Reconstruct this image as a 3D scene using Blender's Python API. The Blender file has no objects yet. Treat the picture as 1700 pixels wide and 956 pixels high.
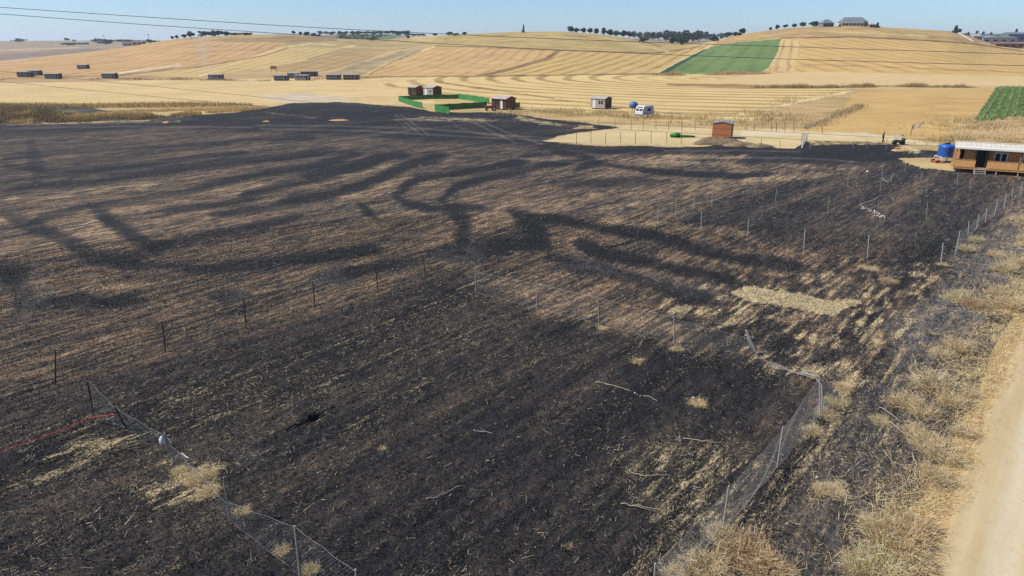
import bpy, math, random
import numpy as np
from mathutils import Vector, Matrix

random.seed(7)
rng = np.random.default_rng(11)
R = math.radians
scene = bpy.context.scene
COL = scene.collection

# ------------------------------------------------------------------ camera
CAM_H = 15.0
F = 1133.0                      # focal length in pixels of the 1700 wide photograph
PITCH = math.atan((478 - 72) / F)
cam_d = bpy.data.cameras.new('camera')
cam = bpy.data.objects.new('camera', cam_d)
COL.objects.link(cam)
cam.location = (0, 0, CAM_H)
cam.rotation_euler = (R(90) - PITCH, 0, 0)
cam_d.sensor_width = 36.0
cam_d.lens = F / 1700 * 36.0
cam_d.clip_start = 0.5
cam_d.clip_end = 40000
scene.camera = cam

# ------------------------------------------------------------------ sky, sun, exposure
SUN_EL, SUN_DIR = 47.0, (-1.0, -0.10)          # direction towards the sun on the ground plan
world = bpy.data.worlds.new('World')
scene.world = world
world.use_nodes = True
wn = world.node_tree
wn.nodes.clear()
sky = wn.nodes.new('ShaderNodeTexSky')
sky.sky_type = 'NISHITA'
sky.sun_disc = False
sky.sun_elevation = R(SUN_EL)
sky.sun_rotation = math.atan2(SUN_DIR[0], SUN_DIR[1])
sky.altitude = 300
sky.air_density = 1.0
sky.dust_density = 0.3
sky.ozone_density = 2.0
bg = wn.nodes.new('ShaderNodeBackground')
bg.inputs['Strength'].default_value = 0.105
wo = wn.nodes.new('ShaderNodeOutputWorld')
tint = wn.nodes.new('ShaderNodeMix')
tint.data_type = 'RGBA'
tint.blend_type = 'MULTIPLY'
tint.inputs[0].default_value = 1.0
tint.inputs[7].default_value = (0.48, 0.62, 0.85, 1)
wn.links.new(sky.outputs[0], tint.inputs[6])
wn.links.new(tint.outputs[2], bg.inputs[0])
wn.links.new(bg.outputs[0], wo.inputs[0])

sun_d = bpy.data.lights.new('sun', 'SUN')
sun_d.energy = 4.5
sun_d.angle = R(0.53)
sun_d.color = (1.0, 0.95, 0.87)
sun = bpy.data.objects.new('sun', sun_d)
COL.objects.link(sun)
_h = math.hypot(*SUN_DIR)
to_sun = Vector((SUN_DIR[0] / _h * math.cos(R(SUN_EL)), SUN_DIR[1] / _h * math.cos(R(SUN_EL)), math.sin(R(SUN_EL))))
sun.rotation_euler = to_sun.to_track_quat('Z', 'Y').to_euler()
sun.location = (-60, 0, 80)

vs = scene.view_settings
vs.view_transform = 'Standard'
vs.look = 'None'
vs.gamma = 1.0
vs.use_curve_mapping = False
vs.exposure = 0.68
scene.cycles.max_bounces = 5
scene.cycles.diffuse_bounces = 3
HAZE = 0.00009
scene.cycles.volume_bounces = 0
scene.cycles.use_denoising = False

# ------------------------------------------------------------------ helpers
K = 1.75          # picture value of a sunlit surface over its base colour


def lin(c):
    c = np.asarray(c, float) / 255.0
    return np.where(c <= 0.04045, c / 12.92, ((c + 0.055) / 1.055) ** 2.4)


def pc(r, g, b, k=K):
    return tuple(float(v) for v in lin((r, g, b)) / k)


CP, SP = math.cos(PITCH), math.sin(PITCH)


def ray(x, y):
    dx, dy = x - 850.0, 478.0 - y
    return np.array([dx, F * CP + dy * SP, dy * CP - F * SP])


def vnoise(x, y, seed=0):
    ix = np.floor(x).astype(np.int64)
    iy = np.floor(y).astype(np.int64)
    fx, fy = x - ix, y - iy
    fx = fx * fx * (3 - 2 * fx)
    fy = fy * fy * (3 - 2 * fy)

    def h(a, b):
        n = (a * 374761393 + b * 668265263 + seed * 974634777) & 0xFFFFFFFF
        n = ((n ^ (n >> 13)) * 1274126177) & 0xFFFFFFFF
        n = n ^ (n >> 16)
        return (n & 0xFFFF) / 65535.0
    a = h(ix, iy) * (1 - fx) + h(ix + 1, iy) * fx
    b = h(ix, iy + 1) * (1 - fx) + h(ix + 1, iy + 1) * fx
    return a * (1 - fy) + b * fy


def fbm(x, y, octv=4, seed=0):
    s, a, t = 0, 1.0, 0
    for o in range(octv):
        s = s + a * vnoise(x * 2 ** o + 17.3 * o, y * 2 ** o - 9.1 * o, seed + o)
        t += a
        a *= 0.5
    return s / t


def sstep(a, b, x):
    t = np.clip((x - a) / (b - a), 0, 1)
    return t * t * (3 - 2 * t)


# direction of the seed rows, of the road and of the long fences
ROW = np.array([0.653, 0.757])
NRM = np.array([0.757, -0.653])

# ------------------------------------------------------------------ terrain heights
# crest of the near hills and the land behind: pixel column -> (crest y, y at 980 m, 1500 m, 2500 m)
COLS = [(-400, 128, 118, 92, 72), (0, 104, 99, 82, 68), (100, 93, 89, 78, 67.5), (200, 80, 79, 73, 67), (255, 70, 72, 70, 67),
        (300, 63, 69, 69, 68), (400, 57.5, 67, 68, 68), (480, 57, 67, 60, 62), (560, 63.5, 66.5, 56.5, 58),
        (620, 66, 66.5, 56.5, 58), (650, 65, 66.5, 57, 58), (700, 60, 66, 60, 61), (760, 57.5, 66, 64, 64), (850, 53, 66, 66, 66),
        (930, 52, 66, 66, 66), (1000, 57, 68, 66, 65), (1050, 64, 72, 66, 64), (1090, 70, 74, 66, 64),
        (1140, 73, 75, 66, 64), (1180, 69, 74, 66, 64), (1220, 58, 70, 66, 64), (1260, 52, 66, 66, 64), (1300, 47, 62, 66, 64),
        (1350, 43.5, 60, 64, 64), (1420, 43, 60, 62, 60), (1500, 47, 62, 62, 58), (1580, 52, 66, 61, 57),
        (1610, 61, 70, 61, 56.5), (1640, 71, 74, 61.5, 56), (1700, 79, 76, 63, 56), (2100, 92, 84, 66, 60)]
FR = [(330, 0.0), (440, 0.32), (560, 0.63), (680, 0.85), (820, 1.0)]
RK = np.array([0., 150, 215, 330, 440, 560, 680, 820, 980, 1500, 2500, 5000, 14000])


def tan_el(x, y):
    d = ray(x, y)
    return d[2] / math.hypot(d[0], d[1])


az_c, z_c = [], []
for (x, yc, y1, y2, y3) in COLS:
    d = ray(x, 75)
    az_c.append(math.atan2(d[0], d[1]))
    zs = [0.0, 0.0, 0.0]
    for (r, f) in FR:
        zs.append(CAM_H + r * tan_el(x, 129 + (yc - 129) * f))
    zs[3] = 0.0
    for r, y in ((980, y1), (1500, y2), (2500, y3), (5000, y3 + 3), (14000, y3 + 5)):
        zs.append(CAM_H + r * tan_el(x, y))
    z_c.append(zs)
az_c, z_c = np.array(az_c), np.array(z_c)

AZ = np.concatenate([np.radians(np.arange(-180, -46, 2.0)), np.radians(np.linspace(-46, 46, 1060)),
                     np.radians(np.arange(48, 180, 2.0))])
th = np.linspace(R(74), math.atan(CAM_H / 200.0), 660)
rs_near = []
y = 1650.0
while True:
    d = ray(850, y)
    rr = CAM_H * math.hypot(d[0], d[1]) / -d[2]
    if rr > 200:
        break
    rs_near.append(rr)
    y -= 1.45
RS = np.concatenate([np.array([1.0, 2.5, 4.0]), np.array(rs_near), np.arange(201, 835, 2.1), np.geomspace(836, 2600, 80),
                     np.geomspace(2700, 14000, 16)])
NA, NR = len(AZ), len(RS)
zk = np.stack([np.interp(AZ, az_c, z_c[:, k]) for k in range(len(RK))])
fade = 1 - sstep(R(55), R(95), np.abs(AZ))
zk *= fade[None, :]
ker = np.hanning(13)
ker /= ker.sum()
for k in range(len(RK)):
    zk[k] = np.convolve(np.pad(zk[k], 6, mode='edge'), ker, mode='valid')
h_ = np.diff(RK)[:, None]
dl = np.diff(zk, axis=0) / h_
sl = np.zeros_like(zk)
same = (dl[:-1] * dl[1:]) > 0
w1 = 2 * h_[1:] + h_[:-1]
w2 = h_[1:] + 2 * h_[:-1]
with np.errstate(divide='ignore', invalid='ignore'):
    hm = (w1 + w2) / (w1 / dl[:-1] + w2 / dl[1:])
sl[1:-1] = np.where(same, hm, 0)
idx = np.clip(np.searchsorted(RK, RS, side='right') - 1, 0, len(RK) - 2)
t = ((RS - RK[idx]) / (RK[idx + 1] - RK[idx]))[:, None]
hh = (RK[idx + 1] - RK[idx])[:, None]
ZB = ((2 * t ** 3 - 3 * t ** 2 + 1) * zk[idx] + (t ** 3 - 2 * t ** 2 + t) * hh * sl[idx]
      + (-2 * t ** 3 + 3 * t ** 2) * zk[idx + 1] + (t ** 3 - t ** 2) * hh * sl[idx + 1])
GX = RS[:, None] * np.sin(AZ)[None, :]
GY = RS[:, None] * np.cos(AZ)[None, :]
RG = np.repeat(RS[:, None], NA, 1)
# gentle relief in the fields and hills
relief = (fbm(GX / 90, GY / 90, 3, 3) - 0.5) * 2.2 * sstep(230, 500, RG) + (fbm(GX / 26, GY / 26, 3, 5) - 0.5) * 0.35 * sstep(20, 60, RG)
relief *= np.where(RG > 800, 0.4, 1.0)
ZB = ZB + relief
ANG = (ZB - CAM_H) / RG
IA0, IA1 = int(np.searchsorted(AZ, R(-46))), int(np.searchsorted(AZ, R(46)))


def grid_ia(az):
    return np.interp(az, AZ, np.arange(NA))


def ground_z(x, y):
    r = math.hypot(x, y)
    fa = float(grid_ia(math.atan2(x, y)))
    fr = float(np.interp(r, RS, np.arange(NR)))
    i, j = min(int(fr), NR - 2), min(int(fa), NA - 2)
    u, v = fr - i, fa - j
    return float((ZB[i, j] * (1 - v) + ZB[i, j + 1] * v) * (1 - u) + (ZB[i + 1, j] * (1 - v) + ZB[i + 1, j + 1] * v) * u)


def at(x, y, rmin=0.0):
    """ground point seen at photograph pixel (x, y)"""
    d = ray(x, y)
    az = math.atan2(d[0], d[1])
    tn = d[2] / math.hypot(d[0], d[1])
    fa = float(grid_ia(az))
    j = min(int(fa), NA - 2)
    v = fa - j
    a = ANG[:, j] * (1 - v) + ANG[:, j + 1] * v
    ok = np.nonzero((a >= tn) & (RS > rmin))[0]
    if len(ok) == 0:
        i = int(np.argmax(np.where((RS > rmin) & (RS < max(900, rmin * 1.7)), a, -9)))
        r = RS[i]
    else:
        i = ok[0]
        if i > 0 and RS[i - 1] > rmin and a[i] != a[i - 1]:
            r = RS[i - 1] + (RS[i] - RS[i - 1]) * (tn - a[i - 1]) / (a[i] - a[i - 1])
        else:
            r = RS[i]
    X, Y = r * math.sin(az), r * math.cos(az)
    return Vector((X, Y, ground_z(X, Y)))


def above(p, x, y):
    """point on the ray of pixel (x, y) in the upright plane through p that faces the camera"""
    n = Vector((p.x, p.y, 0)).normalized()
    d = Vector(ray(x, y))
    s = n.dot(Vector((p.x, p.y, 0))) / n.dot(d)
    return Vector((0, 0, CAM_H)) + d * s


# ------------------------------------------------------------------ ground cover traced as regions of the land
fw = GY * CP + (CAM_H - ZB) * SP
up = GY * SP - (CAM_H - ZB) * CP
ok = fw > 1.0
PX = np.where(ok, 850 + F * GX / np.where(ok, fw, 1), 1e6)
PY = np.where(ok, 478 - F * up / np.where(ok, fw, 1), 1e6)
# ragged field borders
jit = (fbm(GX / 9, GY / 9, 3, 21) - 0.5)
SN1 = fbm(GX / 11, GY / 11, 3, 61)
SN2 = fbm(GX / 2.2, GY / 2.2, 3, 62)
SN3 = fbm(GX / 6, GY / 6, 3, 63)
JX = PX + jit * 14 * np.clip(60 / RG, 0.1, 2.6)
JY = PY + (fbm(GX / 7, GY / 7, 3, 22) - 0.5) * 20 * np.clip(40 / RG, 0.08, 2.0)


def inside(poly, soft=0.0, jitter=True, rmin=0, rmax=905):
    X, Y = (JX, JY) if jitter else (PX, PY)
    xs = [p[0] for p in poly]
    ys = [p[1] for p in poly]
    pad = soft * 2 + 2
    bb = (X > min(xs) - pad) & (X < max(xs) + pad) & (Y > min(ys) - pad) & (Y < max(ys) + pad) & (RG >= rmin) & (RG < rmax)
    out = np.zeros(X.shape, np.float32)
    x, y = X[bb], Y[bb]
    if len(x) == 0:
        return out
    inn = np.zeros(x.shape, bool)
    dm = np.full(x.shape, 1e9)
    n = len(poly)
    for i in range(n):
        (x0, y0), (x1, y1) = poly[i], poly[(i + 1) % n]
        if y0 != y1:
            c = ((y0 > y) != (y1 > y)) & (x < (x1 - x0) * (y - y0) / (y1 - y0) + x0)
            inn ^= c
        if soft:
            L = (x1 - x0) ** 2 + (y1 - y0) ** 2 + 1e-9
            tt = np.clip(((x - x0) * (x1 - x0) + (y - y0) * (y1 - y0)) / L, 0, 1)
            dm = np.minimum(dm, (x - x0 - tt * (x1 - x0)) ** 2 + (y - y0 - tt * (y1 - y0)) ** 2)
    if soft:
        sd = np.where(inn, 1, -1) * np.sqrt(dm)
        out[bb] = sstep(-soft, soft, sd)
    else:
        out[bb] = inn
    return out


def stroke(pts, w, jitter=True):
    X, Y = (JX, JY) if jitter else (PX, PY)
    xs = [p[0] for p in pts]
    ys = [p[1] for p in pts]
    pad = w * 1.6 + 2
    bb = (X > min(xs) - pad) & (X < max(xs) + pad) & (Y > min(ys) - pad) & (Y < max(ys) + pad) & (RG < 905)
    out = np.zeros(X.shape, np.float32)
    x, y = X[bb], Y[bb]
    if len(x) == 0:
        return out
    dm = np.full(x.shape, 1e9)
    par = np.zeros(x.shape)
    seg = [math.hypot(q[0] - p[0], q[1] - p[1]) for p, q in zip(pts[:-1], pts[1:])]
    tot, acc = sum(seg), 0.0
    for (x0, y0), (x1, y1), sl_ in zip(pts[:-1], pts[1:], seg):
        L = (x1 - x0) ** 2 + (y1 - y0) ** 2 + 1e-9
        tt = np.clip(((x - x0) * (x1 - x0) + (y - y0) * (y1 - y0)) / L, 0, 1)
        d2 = (x - x0 - tt * (x1 - x0)) ** 2 + (y - y0 - tt * (y1 - y0)) ** 2
        k = d2 < dm
        par[k] = (acc + tt[k] * sl_)
        dm = np.minimum(dm, d2)
        acc += sl_
    e = np.minimum(par, tot - par) / max(w * 2.2, 1)
    wv = w * (0.45 + 0.55 * np.clip(e, 0, 1)) * (0.8 + 0.45 * SN1[bb])
    out[bb] = (1 - sstep(0.22, 1.25, np.sqrt(dm) / wv + (SN2[bb] - .5) * .5)) * (0.4 + 0.6 * np.clip(e * 1.3, 0, 1)) * (.75 + .5 * SN3[bb])
    return out


BASE = np.empty((NR, NA, 3), np.float32)
BASE[:] = pc(208, 180, 126)
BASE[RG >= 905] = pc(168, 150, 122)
MOTT = np.full((NR, NA), 0.55, np.float32)
SV = np.zeros((NR, NA), np.float32)
SS = np.zeros((NR, NA), np.float32)


def zone(poly, rgb, mott=0.4, soft=0.0, rmin=0, rmax=905, stripe=None):
    m = inside(poly, soft, True, rmin, rmax)
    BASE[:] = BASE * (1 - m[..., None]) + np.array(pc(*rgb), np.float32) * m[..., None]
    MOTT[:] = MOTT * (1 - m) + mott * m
    k = m > 0.5
    SS[k] = 0
    if stripe:
        kind = stripe[0]
        if kind == 'line':           # rows along the line through two pixels, period in metres
            a, b = at(*stripe[1]), at(*stripe[2])
            dv = Vector((b.x - a.x, b.y - a.y)).normalized()
            SV[k] = ((GX[k] - a.x) * dv.y - (GY[k] - a.y) * dv.x) / stripe[3]
        else:                        # rows bent round a far centre
            c = stripe[1]
            SV[k] = np.hypot(GX[k] - c[0], GY[k] - c[1]) / stripe[3]
        SS[k] = stripe[4]
    return m


# windrow centre: normals of the row direction at two pixels
pA, pA2, pB, pB2 = at(745, 135), at(900, 152), at(1000, 150), at(1300, 158)
mA, mB = (pA + pA2) / 2, (pB + pB2) / 2
dA, dB = (pA2 - pA).to_2d().normalized(), (pB2 - pB).to_2d().normalized()
nA, nB = Vector((-dA.y, dA.x)), Vector((-dB.y, dB.x))
det = nA.x * (-nB.y) + nB.x * nA.y
qq = (mB - mA).to_2d()
sA = (qq.x * (-nB.y) + nB.x * qq.y) / det if abs(det) > 1e-4 else 1000
WC = (mA.x + nA.x * sA, mA.y + nA.y * sA)

zone([(-300, 135), (0, 135), (300, 129), (560, 127), (720, 127), (640, 140), (720, 150), (720, 172), (620, 174), (480, 172), (0, 178), (-300, 180)], (228, 200, 142), .4,
     stripe=('line', (0, 160), (400, 150), 9, .25))
zone([(-300, 136), (0, 130), (100, 128), (250, 124), (600, 120), (620, 128), (300, 132), (0, 138)], (196, 164, 118), .6)
zone([(-300, 135), (-200, 122), (0, 103), (100, 92), (200, 79), (255, 69), (300, 60), (380, 60), (470, 68), (480, 80), (440, 92), (400, 100), (330, 110), (250, 118), (190, 125), (100, 129), (0, 131)], (208, 171, 118), .55,
     stripe=('line', (60, 122), (290, 76), 9, .4))
zone([(400, 101), (470, 78), (560, 80), (500, 100), (440, 113), (330, 127), (250, 126), (330, 111)], (216, 188, 126), .4, stripe=('line', (300, 122), (470, 82), 7, .4))
zone([(560, 80), (650, 84), (600, 102), (540, 119), (470, 120), (440, 113), (500, 100)], (194, 164, 114), .55, stripe=('line', (470, 118), (600, 86), 8, .4))
zone([(290, 66), (400, 50), (560, 58), (660, 60), (720, 72), (650, 85), (560, 80), (470, 77), (470, 68), (380, 66)], (190, 166, 114), .95)
zone([(340, 66), (480, 60), (560, 62), (560, 68), (470, 70), (380, 70)], (168, 140, 100), .8)
zone([(545, 124), (600, 106), (650, 92), (690, 76), (712, 76), (690, 88), (640, 104), (605, 124)], (188, 166, 122), .95, soft=3)
zone([(548, 122), (585, 108), (640, 94), (668, 84), (672, 88), (645, 99), (600, 111), (570, 121)], (166, 148, 114), .95, soft=3.5)
zone([(600, 127), (640, 105), (690, 88), (722, 76), (790, 77), (925, 83), (905, 96), (850, 112), (790, 125), (700, 129)], (214, 178, 120), .5, stripe=('line', (700, 124), (800, 84), 9, .38))
zone([(700, 80), (740, 52), (850, 40), (940, 40), (1000, 50), (1060, 62), (1165, 70), (1165, 78), (1090, 88), (925, 83), (790, 77)], (196, 170, 110), .95)
zone([(925, 83), (1090, 88), (1165, 77), (1185, 72), (1140, 95), (1097, 121), (1000, 123), (790, 127), (850, 113), (905, 97)], (214, 182, 116), .3, stripe=('line', (1034, 119), (1126, 82), 9, .7))
zone([(795, 125), (850, 112), (905, 96), (925, 83), (932, 84), (915, 97), (862, 113), (812, 126)], (150, 118, 82), .5, soft=1)
zone([(1097, 121), (1148, 93), (1185, 76), (1230, 70), (1296, 64), (1292, 85), (1276, 112), (1262, 121), (1180, 123)], (118, 142, 84), .55, stripe=('line', (1190, 118), (1236, 76), 13, .3))
zone([(1093, 121), (1148, 91), (1168, 80), (1172, 82), (1152, 95), (1106, 122)], (70, 92, 62), .5, soft=.8)
zone([(1180, 76), (1225, 50), (1300, 30), (1420, 30), (1580, 40), (1650, 70), (1540, 68), (1420, 62), (1300, 62), (1230, 70)], (194, 164, 110), .95)
zone([(1295, 63), (1420, 60), (1540, 66), (1600, 70), (1600, 73), (1540, 70), (1420, 63.5), (1296, 66)], (150, 116, 80), .6, soft=.8)
zone([(1272, 121), (1292, 85), (1300, 62), (1420, 62), (1540, 68), (1615, 71), (1700, 84), (2000, 95), (2000, 131), (1700, 128), (1500, 123), (1350, 120)], (216, 182, 116), .4, stripe=('line', (1340, 75), (1560, 118), 11, .42))
zone([(1280, 118), (1298, 66), (1330, 66), (1318, 118)], (220, 190, 130), .3, stripe=('line', (1303, 116), (1312, 68), 6, .6))
zone([(1255, 122), (1350, 119), (1700, 127), (2000, 130), (2000, 146), (1700, 143), (1500, 141), (1380, 143), (1120, 141), (1200, 130)], (224, 194, 140), .2)
zone([(720, 127), (1000, 123), (1130, 122), (1230, 123), (1200, 131), (1130, 141), (1380, 144), (1420, 150), (1300, 172), (1240, 205), (1100, 200), (950, 190), (850, 172), (720, 152), (620, 141)], (230, 202, 138), .3,
     stripe=('circ', WC, 0, 11.5, .95))
zone([(1105, 138), (1380, 142), (1380, 145), (1250, 147), (1110, 142)], (178, 142, 92), .6, soft=1)
zone([(1290, 178), (1420, 150), (1655, 146), (1640, 175), (1580, 212), (1570, 240), (1440, 224), (1320, 219), (1330, 214), (1400, 186)], (212, 176, 112), .45)
zone([(1225, 212), (1300, 172), (1420, 150), (1395, 186), (1325, 214)], (198, 168, 116), .95)
zone([(1330, 213), (1400, 185), (1430, 174), (1435, 177), (1405, 189), (1340, 216)], (150, 136, 108), .7, soft=1)
zone([(820, 178), (950, 188), (1100, 199), (1240, 206), (1260, 214), (1230, 218), (1060, 208), (1000, 210), (860, 192)], (206, 176, 122), .8)
zone([(895, 237), (960, 219), (1010, 210), (1060, 207), (1230, 214), (1300, 215), (1440, 221), (1570, 238), (1570, 246), (1470, 236), (1335, 234), (1320, 247), (1190, 243)], (222, 198, 146), .4)
zone([(1230, 216), (1300, 216.5), (1440, 222.5), (1570, 240), (1570, 243), (1440, 227.5), (1330, 224), (1230, 224)], (232, 212, 172), .2)
zone([(1615, 202), (1655, 144), (2000, 144), (2000, 190), (1700, 192), (1650, 203)], (108, 112, 66), .5)
zone([(1555, 242), (1590, 210), (1640, 200), (1700, 192), (2000, 190), (2000, 300), (1700, 292), (1580, 284)], (202, 172, 122), .95)
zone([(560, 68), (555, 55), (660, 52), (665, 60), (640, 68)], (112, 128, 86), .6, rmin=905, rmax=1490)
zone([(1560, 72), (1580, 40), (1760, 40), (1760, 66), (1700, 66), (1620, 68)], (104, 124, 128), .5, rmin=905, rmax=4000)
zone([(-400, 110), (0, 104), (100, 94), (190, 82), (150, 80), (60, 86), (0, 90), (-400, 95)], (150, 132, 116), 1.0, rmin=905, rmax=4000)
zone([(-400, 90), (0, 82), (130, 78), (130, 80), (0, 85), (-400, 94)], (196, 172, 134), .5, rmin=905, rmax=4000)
zone([(420, 158), (500, 155), (600, 165), (560, 171), (470, 171)], (216, 198, 168), .5, soft=4)  # low drifting smoke painted as a pale patch in the ground colour

for pts, w_, rgb in (([(330, 127), (400, 101), (470, 78), (520, 72), (560, 75)], 1.6, (232, 206, 148)), ([(0, 131), (190, 125), (330, 111), (440, 92), (480, 79)], 1.1, (160, 126, 86)),
                     ([(440, 113), (500, 100), (560, 80), (590, 76)], 1.3, (226, 200, 142)), ([(600, 127), (650, 104), (690, 88), (722, 77)], 1.5, (232, 204, 146)), ([(612, 124), (655, 101), (700, 84)], 1.0, (140, 116, 84)),
                     ([(722, 76), (800, 78), (925, 83.5), (1090, 88), (1165, 77)], 1.2, (150, 122, 82)), ([(790, 126), (850, 113), (905, 97), (925, 84)], 1.4, (146, 116, 78)), ([(600, 127.5), (800, 126.5), (1000, 123.5), (1100, 122)], 1.3, (150, 124, 84)),
                     ([(1090, 121), (1150, 90), (1185, 73)], 1.2, (232, 208, 152)), ([(1262, 122), (1278, 112), (1294, 84), (1299, 63)], 1.4, (228, 202, 146)), ([(1295, 63), (1420, 61.5), (1540, 67.5), (1612, 72), (1700, 85)], 1.3, (140, 110, 74)),
                     ([(1340, 107), (1500, 112), (1700, 120)], 1.0, (180, 146, 96)), ([(1120, 141), (1380, 143.5), (1500, 141.5)], 1.3, (160, 128, 84)), ([(1170, 206), (1290, 176), (1420, 150)], 2.2, (238, 216, 160)),
                     ([(720, 135), (840, 152), (960, 170), (1100, 186), (1230, 190)], 1.2, (180, 148, 98)), ([(940, 41), (1010, 52), (1060, 66), (1100, 78)], 1.1, (140, 118, 82)), ([(1000, 62), (1060, 74), (1110, 86)], 1.3, (220, 192, 132)),
                     ([(1360, 52), (1440, 54), (1540, 60)], 1.6, (216, 190, 130)), ([(180, 124), (220, 118), (260, 112), (300, 108)], 1.4, (232, 216, 190)), ([(184, 128), (230, 122), (290, 113)], 1.0, (150, 128, 104))):
    m = stroke(pts, w_)[..., None]
    BASE[:] = BASE * (1 - m) + np.array(pc(*rgb), np.float32) * m
# --- burnt land
BURN = inside([(-900, 206), (0, 206), (130, 204), (250, 200), (330, 190), (420, 183), (480, 172), (560, 170), (620, 173.5), (680, 178), (735, 187), (830, 186.5),
               (870, 192), (940, 200), (1032, 212), (1002, 216), (960, 219), (925, 227), (898, 236), (930, 239), (1000, 241), (1130, 244), (1190, 240),
               (1250, 243), (1320, 246), (1332, 236), (1345, 231), (1460, 232), (1480, 236), (1500, 243), (1530, 249), (1600, 255), (1600, 262), (1490, 262),
               (1520, 274), (1580, 285), (1700, 293), (1850, 303), (1850, 400), (1730, 470), (1690, 520), (1662, 560), (1640, 610), (1605, 680),
               (1570, 740), (1535, 800), (1490, 870), (1430, 960), (1330, 1150), (1000, 1650), (-3000, 1650), (-1500, 956)], soft=3.0)
# half burnt scrub between the track and the fire's edge
BURN = BURN * (1 - .5 * inside([(1340, 229), (1475, 231), (1500, 241), (1470, 242), (1400, 240), (1345, 241)], 2))
CHAR = np.full((NR, NA), 0.48, np.float32)
ASH = np.zeros((NR, NA), np.float32)
STRAW = np.full((NR, NA), 0.16, np.float32)


def setz(arr, poly, v, soft=8):
    m = inside(poly, soft)
    arr[:] = arr * (1 - m) + v * m


def cr(ox, oy, pts, s=2.65625):
    return [(ox + p[0] / s, oy + p[1] / s) for p in pts]


setz(CHAR, [(-600, 190), (0, 190), (480, 165), (735, 180), (870, 186), (1040, 210), (900, 234), (1130, 240), (1340, 225), (1500, 235), (1600, 250), (1480, 268), (1300, 258), (1000, 255), (850, 243), (600, 228), (300, 215), (0, 228), (-600, 240)], .92, 7)
setz(CHAR, [(-600, 228), (0, 225), (300, 215), (600, 228), (850, 243), (800, 270), (560, 270), (300, 290), (0, 320), (-600, 340)], .62, 12)
setz(STRAW, [(-600, 180), (0, 180), (900, 180), (1500, 230), (1480, 265), (900, 245), (300, 215), (-600, 240)], .02, 8)
setz(CHAR, [(-900, 720), (0, 655), (92, 637), (270, 585), (405, 547), (523, 513), (627, 485), (705, 457), (790, 470), (891, 511), (994, 540), (1119, 572), (1258, 600), (1345, 640), (1345, 690), (1285, 777), (1190, 880), (1070, 960), (900, 1650), (-3000, 1650)], .78, 24)
setz(STRAW, [(-900, 720), (0, 655), (92, 637), (405, 547), (705, 457), (790, 485), (994, 540), (1258, 600), (1345, 640), (1285, 777), (1190, 880), (1070, 960), (900, 1650), (-3000, 1650)], .13, 24)
setz(STRAW, [(0, 900), (0, 720), (250, 640), (600, 540), (800, 480), (860, 560), (700, 650), (500, 700), (300, 800), (0, 960)], .20, 40)
setz(STRAW, [(300, 960), (560, 780), (800, 640), (1000, 560), (1250, 610), (1330, 680), (1180, 880), (1060, 960)], .04, 40)
setz(STRAW, [(1000, 760), (1080, 720), (1250, 730), (1290, 770), (1190, 880), (1070, 960), (1040, 960), (1100, 880)], .32, 25)
setz(CHAR, [(820, 480), (880, 470), (1000, 505), (1120, 530), (1240, 560), (1260, 600), (1119, 575), (994, 545), (891, 515)], .36, 16)
setz(STRAW, [(820, 480), (880, 470), (1000, 505), (1120, 530), (1240, 560), (1330, 630), (1119, 590), (994, 555), (891, 515)], .20, 16)
setz(CHAR, [(1080, 500), (1200, 470), (1420, 460), (1570, 450), (1560, 520), (1480, 600), (1400, 650), (1340, 640), (1250, 590), (1130, 550)], .50, 14)
setz(STRAW, [(1080, 500), (1200, 470), (1420, 460), (1570, 450), (1560, 520), (1480, 600), (1400, 650), (1340, 640), (1250, 590), (1130, 550)], .28, 18)
setz(CHAR, [(1088, 376), (1183, 343), (1310, 297), (1480, 265), (1700, 290), (1850, 310), (1850, 330), (1700, 330), (1590, 420), (1566, 442), (1440, 430), (1334, 416), (1165, 384)], .72, 15)
setz(STRAW, [(1088, 376), (1183, 343), (1310, 297), (1480, 265), (1700, 290), (1850, 310), (1700, 330), (1590, 420), (1566, 442), (1440, 430), (1334, 416), (1165, 384)], .10, 15)
ashp = [(1590, 425), (1700, 330), (1850, 320), (1850, 420), (1700, 480), (1650, 500), (1640, 600), (1590, 690), (1520, 800), (1440, 960), (1250, 960), (1300, 830), (1390, 690), (1460, 620), (1530, 520), (1566, 445)]
setz(CHAR, ashp, .60, 10)
setz(ASH, ashp, .40, 14)
setz(STRAW, ashp, .20, 10)
setz(ASH, [(1470, 540), (1560, 480), (1640, 500), (1630, 560), (1560, 600), (1480, 590)], .85, 20)
setz(ASH, [(1580, 430), (1700, 400), (1700, 470), (1600, 480)], .9, 20)
for pts in ([(905, 430), (960, 425), (1180, 470), (1215, 500), (1150, 495), (990, 455)], [(360, 490), (400, 480), (415, 495), (380, 503)], [(20, 480), (60, 440), (90, 480), (40, 540)],
            [(500, 460), (560, 445), (580, 470), (510, 490)], [(390, 740), (440, 735), (450, 770), (400, 780)], [(720, 420), (800, 400), (800, 440), (740, 445)]):
    setz(ASH, pts, .28, 10)
setz(CHAR, [(1360, 640), (1440, 620), (1400, 700), (1310, 830), (1260, 960), (1060, 1100), (1070, 960), (1190, 880), (1285, 777), (1345, 690)], .66, 12)
setz(STRAW, [(1360, 640), (1440, 620), (1400, 700), (1310, 830), (1260, 960), (1060, 1100), (1070, 960), (1190, 880), (1285, 777), (1345, 690)], .30, 12)
U = GX * ROW[0] + GY * ROW[1]
V = GX * NRM[0] + GY * NRM[1]
rowmask = inside([(1060, 490), (1200, 440), (1420, 430), (1590, 430), (1580, 520), (1490, 620), (1400, 670), (1330, 645), (1250, 600), (1120, 570)], 25)
bandv = fbm(V / .40, U / 1.3, 3, 71) * .75 + fbm(U / 5, V / 5, 2, 72) * .25
STRAW = STRAW + rowmask * np.clip((bandv - .5) * 1.4, -.2, .16)
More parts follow.
